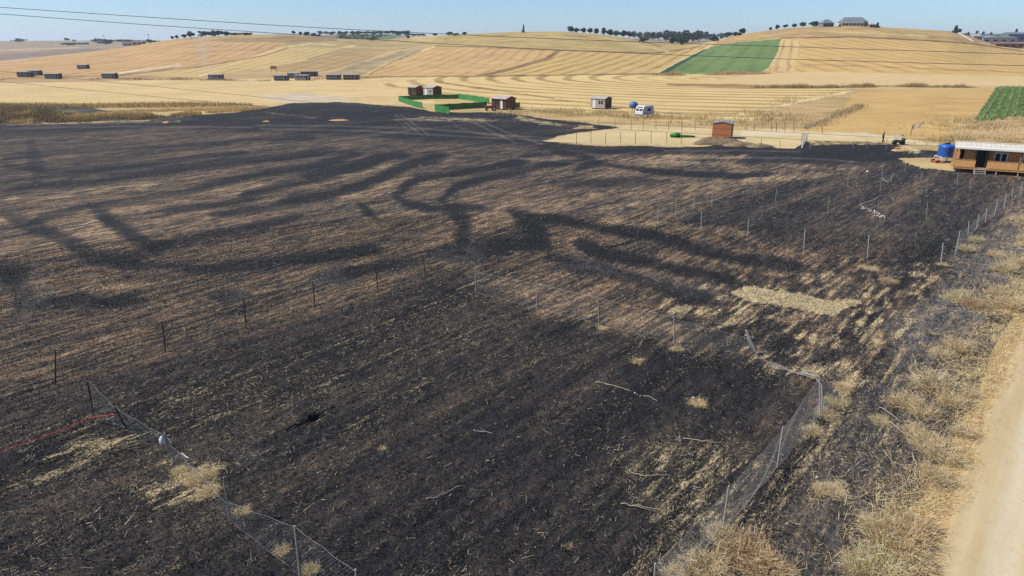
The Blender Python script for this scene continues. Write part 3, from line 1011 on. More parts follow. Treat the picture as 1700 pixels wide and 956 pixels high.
ii, jj = np.meshgrid(np.arange(len(us) - 1), np.arange(nv - 1), indexing='ij')
quads = np.stack([ii * nv + jj, ii * nv + jj + 1, (ii + 1) * nv + jj + 1, (ii + 1) * nv + jj], -1).reshape(-1, 4)
rd = link('dirt_road', mesh_np('dirt_road', verts, quads, m, smooth=True))
rd['kind'] = 'structure'
rd['label'] = 'pale dirt road along the right edge of the burnt field'

# ------------------------------------------------------------------ materials of the things
M = {}
M['steel'] = plain('weathered_steel', (150, 147, 140), .55, .4, .25, 9)
M['galv'] = plain('galvanised_steel', (182, 179, 172), .5, .45, .2, 9)
M['sooty'] = plain('sooty_steel', (70, 66, 64), .7, .25, .35, 9)
M['rusty'] = plain('rusty_steel', (112, 92, 78), .75, .2, .35, 9)
M['orange_wood'] = plain('orange_stained_boards', (240, 180, 112), .55, .35, .16, 3, wave=(2, 7.0, .55))
M['brown_wood'] = plain('brown_stained_boards', (198, 148, 100), .6, .3, .2, 3, wave=(2, 7.0, .55))
M['orange_plank'] = plain('orange_upright_planks', (186, 120, 76), .65, .25, .2, 2.5, wave=(0, 5.0, .6))
M['dark_and_shaded_plank'] = plain('dark_brown_and_shaded_planks', (116, 92, 74), .75, .2, .25, 2.5, wave=(1, 5.0, .6))  # brown hut boards; also pale huts' unlit sides, shade put into the colour
M['red_plank'] = plain('red_brown_planks', (160, 106, 82), .7, .25, .2, 2.5, wave=(1, 5.0, .6))
M['grey_plank'] = plain('grey_board_cladding', (186, 176, 162), .7, .25, .2, 2.5, wave=(0, 5.0, .5))
M['white_sheet'] = plain('white_roof_sheet', (240, 230, 206), .5, .35, .12, 1.2, wave=(0, 2.0, .4))
M['white_trim'] = plain('white_painted_trim', (238, 236, 228), .45, .4, .06, 3)
M['cream'] = plain('cream_render', (228, 220, 200), .8, .2, .1, 2)
M['grey_roof'] = plain('grey_metal_roof', (150, 160, 172), .45, .45, .12, 2, wave=(0, 3.0, .3))
M['pale_roof'] = plain('pale_metal_roof', (200, 192, 182), .5, .4, .1, 2, wave=(0, 3.0, .3))
M['pink_roof'] = plain('faded_pink_metal_roof', (208, 186, 172), .5, .35, .1, 2, wave=(1, 3.0, .25))
M['dark'] = plain('dark_opening', (34, 34, 36), .5, .3, .2, 2)
M['blue_plastic'] = plain('blue_plastic', (40, 104, 196), .4, .45, .14, 2)
M['blue_dull'] = plain('dull_blue_plastic', (58, 112, 170), .45, .4, .2, 2)
M['green_screen'] = plain('green_shade_net', (76, 148, 84), .85, .1, .3, .9, wave=(0, 1.1, .3))
M['green_screen'].node_tree.nodes['Principled BSDF'].inputs['Alpha'].default_value = .86
M['green_net'] = plain('green_netting', (58, 140, 66), .85, .1, .3, 3)
M['caravan_white'] = plain('caravan_white', (236, 238, 238), .35, .5, .05, 2)
M['caravan_shade'] = plain('caravan_shaded_side', (206, 210, 214), .4, .45, .06, 2)  # white body greyed: shade of the unlit side put into the colour
M['tyre'] = plain('tyre_rubber', (40, 40, 40), .85, .15, .2, 8)
M['red_paint'] = plain('faded_red_paint', (208, 92, 84), .5, .35, .25, 3)
M['machine_green'] = plain('dark_green_paint', (70, 92, 72), .5, .35, .3, 4)
M['plaster_far'] = plain('pale_plaster', (214, 206, 192), .8, .2, .12, .5)
M['slate'] = plain('blue_grey_slates', (128, 138, 146), .6, .3, .15, .6)
M['tile'] = plain('red_clay_tiles', (168, 132, 114), .75, .2, .15, .6)
M['container'] = plain('dark_container_panels', (112, 110, 110), .6, .3, .25, .7)
M['container_blue'] = plain('blue_grey_panels', (110, 126, 138), .55, .3, .2, .7)
M['container_brown'] = plain('brown_panels', (112, 90, 84), .65, .3, .2, .7)
M['bark'] = plain('bark', (110, 92, 74), .9, .1, .3, 3)
M['plastic_film'] = plain('pale_lavender_plastic_film', (206, 198, 200), .5, .3, .12, 2)
_t = NT(M['plastic_film'].node_tree)
_b = M['plastic_film'].node_tree.nodes['Principled BSDF']
_b.inputs['Alpha'].default_value = .5
M['char_wood'] = plain('charred_wood', (34, 31, 31), .8, .2, .5, 5)
M['pale_wood'] = plain('bleached_wood', (196, 184, 162), .85, .15, .2, 6)
M['brick'] = plain('red_bricks', (168, 108, 84), .85, .15, .25, 5)
M['soil'] = plain('dug_soil', (146, 126, 102), .95, .1, .45, 2.5)
M['red_tape'] = plain('red_tape', (206, 58, 62), .6, .3, .2, 3)
M['rag_white'] = plain('white_plastic', (232, 230, 226), .5, .4, .1, 4)
M['stone'] = plain('white_stone', (222, 218, 208), .85, .2, .15, 6)
M['cable'] = plain('dark_cable', (84, 90, 102), .7, .2, .1, 2)
M['leaf'] = blade_mat('tree_leaves', [(0, (.020, .036, .024)), (.5, (.042, .068, .042)), (1, (.085, .115, .07))], .15)
M['leaf_light'] = blade_mat('light_tree_leaves', [(0, (.035, .06, .025)), (.5, (.06, .10, .045)), (1, (.11, .15, .07))], .15)
M['corn'] = blade_mat('maize_leaves', [(0, (.09, .17, .045)), (.5, (.17, .27, .085)), (1, (.28, .38, .15))], .3)
M['straw'] = blade_mat('straw_litter', [(0, pc(116, 102, 88)), (.45, pc(172, 154, 124)), (.8, pc(214, 198, 164)), (1, pc(242, 234, 214))], .1)
M['stub'] = blade_mat('scorched_stubble', [(0, pc(30, 30, 33)), (.5, pc(58, 54, 53)), (.8, pc(104, 100, 95)), (1, pc(186, 182, 176))], 0)
M['drygrass'] = blade_mat('dry_grass_blades', [(0, pc(186, 154, 108, 1.5)), (.4, pc(228, 200, 144, 1.4)), (.75, pc(244, 224, 174, 1.35)), (1, pc(252, 242, 208, 1.3))], .3)
M['reed'] = blade_mat('tall_dry_reeds', [(0, pc(104, 98, 84)), (.3, pc(164, 144, 100)), (.55, pc(232, 194, 124)), (1, pc(252, 222, 156))], .25)
M['weed'] = blade_mat('dry_weeds', [(0, pc(160, 140, 100)), (.5, pc(214, 186, 132)), (1, pc(244, 220, 166))], .25)
M['thistle'] = blade_mat('dry_thistle', [(0, pc(186, 156, 120, 1.5)), (.35, pc(228, 204, 160, 1.45)), (.7, pc(246, 228, 186, 1.4)), (1, pc(255, 250, 232, 1.35))], .4, True)

ORD = ['first', 'second', 'third', 'fourth', 'fifth', 'sixth', 'seventh', 'eighth', 'ninth', 'tenth', 'eleventh', 'twelfth', 'thirteenth',
       'fourteenth', 'fifteenth', 'sixteenth', 'seventeenth', 'eighteenth', 'nineteenth', 'twentieth', 'twenty-first', 'twenty-second',
       'twenty-third', 'twenty-fourth', 'twenty-fifth', 'twenty-sixth', 'twenty-seventh', 'twenty-eighth', 'twenty-ninth', 'thirtieth']


# ------------------------------------------------------------------ houses and huts
def gabled(w, d, h, pitch, over, mats, ridge='x', base=.25, openings=(), thick=.09, parent=None, fmat='white_trim'):
    """walls with a gabled roof; front at y = 0 facing -y; ridge along x (eaves in front) or along y (gable in front)"""
    wall_f, wall_s, roof = mats
    top = base + h
    fr = MB()
    if ridge == 'x':
        fr.box((0, .04, base + h / 2), (w - .02, .08, h))
        part('front_wall', fr, wall_f, parent)
        s = MB()
        for x0, x1 in ((-w / 2, -w / 2 + .08), (w / 2 - .08, w / 2)):
            s.prism_x([(.082, base), (d - .002, base), (d - .002, top), (d / 2, top + pitch), (.082, top)], x0, x1)
        s.box((0, d - .04, base + h / 2), (w - .17, .078, h))
        part('side_wall', s, wall_s, parent)
        r = MB()
        sl_ = pitch / (d / 2)
        r.prism_x([(-over, top - over * sl_ + .01), (d / 2, top + pitch + .01), (d + over, top - over * sl_ + .01), (d + over, top - over * sl_ + .01 + thick), (d / 2, top + pitch + .01 + thick), (-over, top - over * sl_ + .01 + thick)], -w / 2 - over * .6, w / 2 + over * .6)
        part('roof', r, roof, parent)
    else:
        fr.prism([(-w / 2 + .01, base), (w / 2 - .01, base), (w / 2 - .01, top), (0, top + pitch), (-w / 2 + .01, top)], 0, .08)
        part('front_wall', fr, wall_f, parent)
        s = MB()
        for x in (-w / 2 + .04, w / 2 - .04):
            s.box((x, d / 2 + .04, base + h / 2), (.08, d - .1, h))
        s.prism([(-w / 2 + .1, base), (w / 2 - .1, base), (w / 2 - .1, top), (0, top + pitch), (-w / 2 + .1, top)], d - .08, d)
        part('side_wall', s, wall_s, parent)
        r = MB()
        sl_ = pitch / (w / 2)
        e = w / 2 + over
        r.prism([(-e, top - over * sl_ + .01), (0, top + pitch + .01), (e, top - over * sl_ + .01), (e, top - over * sl_ + .01 + thick), (0, top + pitch + .01 + thick), (-e, top - over * sl_ + .01 + thick)], -over, d + over)
        part('roof', r, roof, parent)
    for x in (-w * .38, w * .38):
        part('skid', MB().box((x, d / 2, base / 2 - .1), (.16, d * .96, base + .19)), M['char_wood'], parent)
    for kind, x, z, ww, hh_ in openings:
        if kind == 'door':
            dm = part('door', MB().box((x, -.025, base + hh_ / 2 + .02), (ww, .05, hh_)), M['dark'] if z == 0 else M['white_trim'], parent)
            part('door_frame', MB().box((x - ww / 2 - .05, -.02, base + hh_ / 2), (.08, .09, hh_ + .1)).box((x + ww / 2 + .05, -.02, base + hh_ / 2), (.08, .09, hh_ + .1)), M[fmat], dm)
        else:
            wo_ = part('window', MB().box((x, -.02, z), (ww, .04, hh_)), M['dark'], parent)
            f_ = MB()
            for sx in (-1, 0, 1):
                f_.box((x + sx * ww / 2, -.035, z), (.07, .07, hh_ + .08))
            for sz in (-1, 1):
                f_.box((x, -.03, z + sz * hh_ / 2), (ww + .1, .05, .07))
            part('frame', f_, M[fmat], wo_)


def hut(name, label, cat, px, rz, w, d, h, pitch, mats, ridge='x', openings=(), base=.25, over=.2, group=None, rmin=0, fmat='white_trim'):
    p = at(px[0], px[1], rmin)
    o = thing(name, label, cat, (p.x, p.y, p.z - .02), rz, group)
    gabled(w, d, h, pitch, over, mats, ridge, base, openings, parent=o, fmat=fmat)
    return o


# the long veranda cabin at the right edge
pc0 = at(1581, 285)
cabin = thing('veranda_cabin', 'orange wooden cabin on stilts with white roof, veranda panels and steps', 'cabin', (pc0.x, pc0.y, pc0.z), R(-28))
L_, DV, DD = 15.5, 1.35, 4.6        # length, veranda depth, whole depth
FZ = .62
part('deck', MB().box((L_ / 2, DD / 2, FZ - .09), (L_, DD, .16)), M['brown_wood'], cabin)
for k in range(8):
    for yy in (.12, DD - .2):
        part('stilt', MB().box((.1 + k * (L_ - .2) / 7, yy, (FZ - .17) / 2 - .05), (.11, .11, FZ - .17 + .1)), M['galv'], cabin)
wl = MB().box((L_ / 2 + .45, DV + .05, FZ + 1.22), (L_ - 1.0, .1, 2.42))
part('front_wall', wl, M['orange_wood'], cabin)
sw = MB().box((.5, (DV + DD) / 2 + .05, FZ + 1.22), (.1, DD - DV - .12, 2.42)).box((L_ - .06, (DV + DD) / 2 + .05, FZ + 1.22), (.1, DD - DV - .12, 2.42)).box((L_ / 2, DD - .05, FZ + 1.22), (L_ - .2, .1, 2.42))
part('side_wall', sw, M['brown_wood'], cabin)
dm = part('door', MB().box((2.75, DV - .03, FZ + 1.02), (1.0, .06, 2.0)), M['dark'], cabin)
part('door_frame', MB().box((2.2, DV - .04, FZ + 1.05), (.09, .1, 2.1)).box((3.3, DV - .04, FZ + 1.05), (.09, .1, 2.1)).box((2.75, DV - .04, FZ + 2.1), (1.2, .1, .09)), M['brown_wood'], dm)
part('open_door_leaf', MB().box((3.42, DV - .42, FZ + 1.0), (.05, .75, 1.95)), M['machine_green'], dm)
for x in (4.75, 7.6, 11.2, 13.8):
    w_ = part('window', MB().box((x, DV - .015, FZ + 1.25), (1.25, .04, 1.15)), M['dark'], cabin)
    f_ = MB()
    for sx in (-1, 0, 1):
        f_.box((x + sx * .64, DV - .04, FZ + 1.25), (.17 if sx else .14, .09, 1.34))
    for sz in (-1, 1):
        f_.box((x, DV - .035, FZ + 1.25 + sz * .59), (1.42, .08, .17))
    part('frame', f_, M['white_trim'], w_)
for x0, x1 in ((.06, 2.2), (3.35, 6.5), (6.62, 9.7), (9.82, 12.6), (12.72, L_ - .06)):
    part('railing_panel', MB().box(((x0 + x1) / 2, .06, FZ + .48), (x1 - x0 - .04, .05, .86)), M['orange_wood'], cabin)
    part('handrail', MB().box(((x0 + x1) / 2, .06, FZ + .95), (x1 - x0, .1, .07)), M['brown_wood'], cabin)
part('railing_end', MB().box((.05, DV / 2 + .06, FZ + .48), (.05, DV - .1, .9)), M['brown_wood'], cabin)
for x in (.06, 6.56, 9.76, 12.66, L_ - .06):
    part('veranda_post', MB().box((x, .13, FZ + 1.1), (.09, .09, 2.18)), M['brown_wood'], cabin)
rf = part('roof', MB().prism_x([(.55, FZ + 2.50), (2.6, FZ + 2.80), (DD + .2, FZ + 2.5), (DD + .2, FZ + 2.56), (2.6, FZ + 2.87), (.55, FZ + 2.57)], -.2, L_ + .3), M['white_sheet'], cabin)
part('veranda_canopy', MB().prism_x([(-.25, FZ + 2.24), (.54, FZ + 2.46), (.54, FZ + 2.54), (-.25, FZ + 2.34)], -.25, L_ + .3), M['white_trim'], cabin)
st = MB()
for k in range(3):
    st.box((2.75, -.12 - k * .26, FZ - .12 - k * .2), (1.15, .24, .05))
sm = part('steps', st, M['galv'], cabin)
for x in (2.17, 3.33):
    part('stringer', MB().box((x, -.42, FZ / 2 - .06), (.05, 1.0, .09), rx=R(38)), M['galv'], sm)

# big blue tank beside it
pt = at(1567, 269)
tk = thing('water_tank', 'large blue plastic water tank on a white stand beside the veranda cabin', 'water tank', (pt.x, pt.y, pt.z))
part('tank_body', MB().lathe([(.6, .78), (.92, .80), (.96, .9), (.93, 1.15), (.97, 1.2), (.93, 1.5), (.97, 1.55), (.93, 1.95), (.97, 2.02), (.9, 2.2), (.6, 2.36), (.34, 2.40)], n=28), M['blue_plastic'], tk, smooth=True)
part('lid', MB().lathe([(.36, 2.40), (.36, 2.5), (.28, 2.54)], n=18), M['dark'], tk)
stn = MB()
for a in (-1, 1):
    for c in (-1, 1):
        stn.box((a * .85, c * .85, .36), (.1, .1, .74))
    stn.box((a * .85, 0, .74), (.1, 1.9, .08)).box((0, a * .86, .735), (1.85, .1, .075))
part('stand', stn, M['white_trim'], tk)
bk = at(1556, 270)
tag(link('brick_stack', MB().box((0, 0, .16), (1.1, .5, .32), .3).box((.3, -.5, .1), (.5, .3, .2), -.4).box((-.5, .3, .24), (.4, .3, .48), .2).mesh('brick_stack', M['brick'])), 'low heap of reddish bricks beside the big blue tank', 'bricks').location = bk

# huts on the sandy plot and in the stubble
hut('wooden_shed', 'orange plank shed with grey roof and dark side on the sandy plot', 'shed', (1197, 230), R(-24), 3.1, 2.4, 2.15, .3, (M['orange_plank'], M['dark_and_shaded_plank'], M['grey_roof']), 'y', (), .3, .12)  # side walls darker than the front: shade painted into the planks
hut('garden_hut', 'grey boarded hut with white door, long shadow to its right', 'hut', (992, 181), R(-36), 3.9, 3.4, 2.2, .45, (M['grey_plank'], M['dark_and_shaded_plank'], M['pale_roof']), 'x', (('door', -1.0, 1, .75, 1.9), ('window', .8, 1.6, 1.3, .9)))  # dark gable boards carry the shade of the unlit side
hut('field_hut', 'brown gabled hut, smaller of two behind the green screen', 'hut', (684, 158.5), R(-38), 3.4, 3.3, 2.2, .5, (M['dark_and_shaded_plank'], M['red_plank'], M['pink_roof']), 'x', (('door', -.7, 0, .8, 1.9), ('window', .8, 1.5, .8, .8)), fmat='dark_and_shaded_plank', group='huts behind the green screen')
hut('field_hut', 'pale fronted dark gabled hut, larger of two behind the green screen', 'hut', (711, 160.5), R(-38), 4.0, 3.8, 2.4, .5, (M['grey_plank'], M['dark_and_shaded_plank'], M['pale_roof']), 'x', (('window', .9, 1.6, .9, .9), ('door', -.9, 1, .8, 2.0)), group='huts behind the green screen')  # pale lit front, gable darkened in colour for its shade
hut('gabled_cabin', 'red brown gabled cabin with pale roof beside the green screen', 'cabin', (828, 182), R(-40), 4.6, 3.6, 2.35, .5, (M['dark_and_shaded_plank'], M['red_plank'], M['pink_roof']), 'x', (('door', .9, 1, .7, 2.0), ('window', -.8, 1.6, 1.0, .9)), over=.35, fmat='dark_and_shaded_plank')

# far container cabins
far = [((40, 128), 0, 6.8, 'container', 'low dark cabin, leftmost of the far cabins', 2), ((56, 125.5), 8, 6.0, 'container_brown', 'brown cabin just behind the leftmost far cabin', 2),
       ((86, 131), 4, 7.0, 'container_blue', 'blue grey cabin, third of the far cabins from the left', 3), ((136, 114.5), 10, 6.4, 'container_brown', 'purple brown cabin alone higher up the left slope', 3),
       ((180, 130.5), 6, 6.8, 'container', 'dark cabin with white corner beside the pale track', 3), ((357, 132.5), 3, 6.6, 'container_blue', 'grey blue cabin alone below the smoke wisp', 3),
       ((466, 134), 2, 6.4, 'container', 'dark green grey cabin at the left of the far cluster', 3), ((486, 130), 6, 5.6, 'container', 'dark cabin behind the pale fronted cabin', 2),
       ((501, 133.5), 4, 6.6, 'grey_plank', 'pale fronted cabin in the middle of the far cluster', 3), ((513, 126.8), -4, 8.6, 'container', 'long black cabin at the back of the far cluster', 2),
       ((553, 132.5), 2, 6.6, 'container', 'dark cabin with pale roof, between the cluster and the rightmost', 3), ((583, 132.5), -2, 7.4, 'container_brown', 'dark brown cabin, rightmost of the far cabins', 3)]
for px, rz, w, mt, lab, nw in far:
    ops = [('window', -w * .36 + k * w * .66 / nw + w * .12, 1.45, .9, .9) for k in range(nw)] + [('door', w * .34, 0, .8, 1.8)]
    hut('site_cabin', lab, 'cabin', px, R(-rz), w * .9, 2.6, 2.0, .16, (M[mt], M['container'], M['pale_roof'] if nw == 3 else M['grey_roof']), 'x', ops, .15, .15, 'far cabins at the foot of the hill')
pb = at(455, 121)
bb_ = thing('field_sign', 'small dark red board on posts above the far cabins', 'sign', pb, R(-5))
part('board', MB().box((0, 0, 2.6), (3.2, .1, 1.5)), M['tile'], bb_)
for x in (-1.2, 1.2):
    part('leg', MB().box((x, .1, 1.4), (.12, .1, 3.0)), M['rusty'], bb_)

# caravan
pv = at(1070, 194)
cv = thing('caravan', 'white touring caravan with sloping front windows parked on the stubble', 'caravan', pv, R(40))
prof_ = [(-1.75, .45), (1.75, .45), (1.85, 1.1), (1.7, 2.0), (1.4, 2.38), (-1.1, 2.42), (-1.55, 2.2), (-1.95, 1.2), (-1.95, .7)]
part('body', MB().prism([(x, z) for x, z in prof_], -1.0, 1.0), M['caravan_shade'], cv)
part('front_shell', MB().prism([(-1.97, .68), (-1.96, 1.2), (-1.56, 2.22), (-1.1, 2.44), (-1.1, 2.47), (-1.6, 2.26), (-2.0, 1.22), (-2.0, .66)], -1.03, 1.03), M['caravan_white'], cv)
fw_ = MB()
for y in (-.5, .5):
    fw_.prism([(-1.93, 1.36), (-1.75, 1.82), (-1.80, 1.85), (-1.99, 1.37)], y - .42, y + .42)
part('front_window', fw_, M['dark'], cv)
part('roof_window', MB().prism([(-1.66, 2.02), (-1.58, 2.2), (-1.64, 2.24), (-1.73, 2.04)], -.75, .75), M['dark'], cv)
part('side_window', MB().box((.2, -1.02, 1.6), (1.1, .05, .5)), M['dark'], cv)
part('door', MB().box((1.2, -1.02, 1.3), (.55, .05, 1.5)), M['caravan_white'], cv)
for y in (-.92, .92):
    part('wheel', MB().wheel((.1, y, .32), .32, .2), M['tyre'], cv)
part('drawbar', MB().tube([(-1.9, -.6, .45), (-3.0, 0, .5)], .05).tube([(-1.9, .6, .45), (-3.0, 0, .5)], .05).tube([(-2.9, 0, .1), (-2.9, 0, .6)], .05), M['steel'], cv)

# small blue tank on legs behind the caravan
ps = at(1051, 189)
tk2 = thing('water_tank', 'small round blue tank raised on a post stand behind the caravan', 'water tank', ps)
part('tank_body', MB().lathe([(.3, 1.25), (.8, 1.35), (.98, 1.7), (.98, 2.1), (.8, 2.5), (.35, 2.68)], n=20), M['blue_dull'], tk2, smooth=True)
for a in range(4):
    part('leg', MB().tube([(.4 * math.cos(a * 1.57 + .7), .4 * math.sin(a * 1.57 + .7), -.05), (.34 * math.cos(a * 1.57 + .7), .34 * math.sin(a * 1.57 + .7), 1.34)], .05), M['rusty'], tk2)


# ------------------------------------------------------------------ green screen fence and things round it
def panel_run(name, pts, h, m, parent, lean=0.0):
    """one run of netting between ground points, hung on posts, slightly sagging"""
    c0 = Vector(parent.location)
    mb, pm = MB(), MB()
    n = 8
    for a, c in zip(pts[:-1], pts[1:]):
        top, bot = [], []
        for k in range(n + 1):
            p = a.lerp(c, k / n)
            z = ground_z(p.x, p.y)
            sag = .10 * math.sin(math.pi * ((k * 2 / n) % 1.0))
            bot.append(Vector((p.x, p.y, z + .03)) - c0)
            top.append(Vector((p.x + lean, p.y, z + h - sag)) - c0)
        nn = Vector((-(c - a).y, (c - a).x, 0)).normalized() * .02
        o = len(mb.v)
        for s in (-1, 1):
            mb.v += [tuple(q + nn * s) for q in bot] + [tuple(q + nn * s) for q in top]
        W = n + 1
        for k in range(n):
            mb.f.append((o + k, o + k + 1, o + W + k + 1, o + W + k))
            mb.f.append((o + 2 * W + k, o + 3 * W + k, o + 3 * W + k + 1, o + 2 * W + k + 1))
            mb.f.append((o + W + k, o + W + k + 1, o + 3 * W + k + 1, o + 3 * W + k))
        for k in (0, n // 2, n):
            p = bot[k] + nn * 3
            pm.tube([p - Vector((0, 0, .1)), p + Vector((lean, 0, h + .06))], .035, 5)
    pn = part(name, mb, m, parent)
    part('post', pm, M['rusty'], pn)


gs = at(735, 175)
scr = thing('screen_fence', 'bright green netting fence round a square stubble plot', 'fence', gs)
panel_run('net_panel', [at(662, 168), at(693, 178.5), at(701, 180)], 1.5, M['green_screen'], scr)
panel_run('net_panel', [at(662, 167), at(712, 164.5), at(762, 164)], 1.3, M['green_screen'], scr)
panel_run('net_panel', [at(762, 164.5), at(790, 168.5), at(812, 172.5)], 1.6, M['green_screen'], scr)
panel_run('net_panel', [at(808, 179), at(770, 181), at(722, 184)], 1.5, M['green_screen'], scr)
panel_run('gate_panel', [at(722, 185), at(746, 189)], 1.6, M['green_screen'], scr)
gs2 = at(856, 180)
s2_ = thing('screen_fence', 'short dark green netting panel right of the red brown cabin', 'fence', gs2)
panel_run('net_panel', [at(849, 181), at(863, 178)], 1.3, M['green_screen'], s2_)

# small red tractor by the cabin
pr = at(815, 184)
tr = thing('tractor', 'small faded red tractor in front of the red brown cabin', 'tractor', pr, R(185))
part('hood', MB().prism([(-.2, .55), (1.3, .6), (1.35, 1.0), (1.1, 1.2), (-.2, 1.25)], -.32, .32), M['red_paint'], tr)
part('mudguard', MB().box((-.75, -.62, 1.1), (.9, .3, .1)).box((-.75, .62, 1.1), (.9, .3, .1)).box((-.6, 0, .8), (.7, .9, .3)), M['red_paint'], tr)
part('seat', MB().box((-.8, 0, 1.15), (.4, .45, .12)).box((-1.0, 0, 1.4), (.1, .45, .45)), M['dark'], tr)
part('steering_wheel', MB().tube([(-.2, 0, 1.2), (-.4, 0, 1.5)], .03).wheel((-.42, 0, 1.52), .2, .05, 'z'), M['dark'], tr)
for y in (-.62, .62):
    w_ = part('wheel', MB().wheel((-.75, y, .58), .58, .28), M['tyre'], tr)
    part('rim', MB().wheel((-.75, y * 1.02, .58), .27, .3), M['caravan_white'], w_)
    w_ = part('wheel', MB().wheel((1.0, y * .85, .36), .36, .18), M['tyre'], tr)
    part('rim', MB().wheel((1.0, y * .87, .36), .17, .2), M['caravan_white'], w_)

# green machine with a hoop canopy on the track
pm_ = at(1491, 240)
mc = thing('farm_machine', 'small dark green wheeled machine with pale hoop canopy on the track', 'machine', pm_, R(170))
part('body', MB().prism([(-.9, .4), (.9, .4), (1.0, .8), (.5, .95), (-.9, .85)], -.4, .4), M['machine_green'], mc)
part('rear_box', MB().box((-.85, 0, 1.0), (.5, .8, .5), ry=R(-18)), M['machine_green'], mc)
for x, r_ in ((-.65, .42), (.75, .32)):
    for y in (-.5, .5):
        part('wheel', MB().wheel((x, y, r_), r_, .2), M['tyre'], mc)
mc.scale = (.8, .8, .8)
hp = MB()
for y in (-.45, .45):
    hp.tube([(-.8, y, .9), (-.75, y, 1.6), (-.4, y, 1.95), (.2, y, 1.95), (.6, y, 1.5), (.65, y, .9)], .03, 5)
part('hoop', hp, M['steel'], mc)
part('canopy', MB().prism([(-.72, 1.62), (-.4, 1.96), (.2, 1.96), (.55, 1.58), (.52, 1.56), (.18, 1.93), (-.38, 1.93), (-.69, 1.6)], -.46, .46), M['plastic_film'], mc)
pp = at(1465, 236)
cp_ = thing('burnt_stump', 'thin charred upright stump beside the pale track', 'stump', pp)
part('trunk', MB().tube([(0, 0, -.1), (.03, 0, .5), (-.03, 0, .95), (.02, .02, 1.25), (.07, 0, 1.75)], [.10, .11, .17, .10, .03], 8), M['char_wood'], cp_, smooth=True)
part('branch', MB().tube([(0, 0, .45), (.28, .05, .2), (.4, .05, .02)], [.06, .05, .03], 6).tube([(0, 0, 1.1), (-.2, .1, 1.3)], [.05, .02], 5), M['char_wood'], cp_)

# torn plastic sheets on posts
pf = at(1512, 225)
fl = thing('torn_sheet', 'pale torn plastic sheet flying from a bent pole by the tan field', 'sheet', pf)
part('pole', MB().tube([(0, 0, -.1), (-.05, 0, .8), (.02, 0, 1.8)], .05, 6), M['rusty'], fl)
fm = MB()
n = 8
for i in range(n + 1):
    for j in range(4):
        u, v = i / n, j / 3
        fm.v.append((.02 + u * 2.0, .12 * math.sin(u * 7 + v * 2), 1.75 - v * (.9 - .3 * u) + .75 * u + .08 * math.sin(u * 9)))
for i in range(n):
    for j in range(3):
        fm.f.append((i * 4 + j, i * 4 + j + 1, i * 4 + j + 5, i * 4 + j + 4))
part('sheet', fm, M['plastic_film'], fl)
pg = at(1331, 246)
g2 = thing('plastic_wrapped_post', 'white post with lavender plastic film where the track meets the field', 'post', pg)
part('post', MB().tube([(0, 0, -.1), (0, 0, 1.4)], .06, 6).tube([(.5, .9, -.1), (.5, .9, 2.3)], .05, 6), M['white_trim'], g2)
fm = MB()
for i in range(6):
    for j in range(4):
        u, v = i / 5, j / 3
        fm.v.append((.1 + u * 1.0, .9 + .15 * math.sin(u * 6 + v), 2.3 - v * 1.5 - .25 * math.sin(u * 3)))
for i in range(5):
    for j in range(3):
        fm.f.append((i * 4 + j, i * 4 + j + 1, i * 4 + j + 5, i * 4 + j + 4))
part('film', fm, M['plastic_film'], g2)

# rolled green netting
pn_ = at(1125, 228)
nb = thing('netting_roll', 'bundled green netting trailing out flat on the sandy plot', 'netting', pn_, R(-4))
lm = MB()
for (x, y, r_) in ((-.9, .1, .45), (-.35, -.1, .55), (.1, .3, .5), (.5, 0, .35), (-.6, .5, .38)):
    pr_ = [(r_ * math.sin(a) * (1 + .15 * math.sin(5 * a + x)), r_ * .8 - r_ * .8 * math.cos(a)) for a in np.linspace(.12, 3.0, 8)]
    lm.lathe(pr_, (x, y, -.05), 10)
part('bundle', lm, M['green_net'], nb, smooth=True)
part('roll', MB().tube([(.5, 0, .25), (1.2, -.05, .22), (2.0, .05, .2), (2.9, 0, .16)], [.24, .22, .2, .15], 9), M['green_net'], nb, smooth=True)
part('sheet_end', MB().box((3.6, .1, .06), (1.5, .8, .05), .1), M['plastic_film'], nb)


# ------------------------------------------------------------------ lumps: soil bank, straw heaps, stones
def lump(name, px, size, m, label, cat, seed, group=None, rz=0.0, kind=None):
    p = at(*px)
    n1_, n2_ = 22, 10
    rr = np.random.default_rng(seed)
    ph = rr.uniform(0, 6, 8)
    mb = MB()
    for j in range(n2_ + 1):
        tt_ = j / n2_
        for i in range(n1_):
            a = 2 * math.pi * i / n1_
            rad = math.cos(tt_ * math.pi / 2) * (1 + .16 * math.sin(3 * a + ph[0]) + .1 * math.sin(7 * a + ph[1] + 3 * tt_))
            zz_ = math.sin(tt_ * math.pi / 2) ** 1.2 * (1 + .18 * math.sin(2 * a + ph[2]) + .12 * math.sin(5 * a + ph[3] + 5 * tt_)) - .12
            mb.v.append((rad * math.cos(a) * size[0], rad * math.sin(a) * size[1], zz_ * size[2]))
    for j in range(n2_):
        for i in range(n1_):
            mb.f.append((j * n1_ + i, j * n1_ + (i + 1) % n1_, (j + 1) * n1_ + (i + 1) % n1_, (j + 1) * n1_ + i))
    o = link(name, mb.mesh(name, m, True))
    o.location = p
    o.rotation_euler = (0, 0, rz)
    return tag(o, label, cat, group, kind)


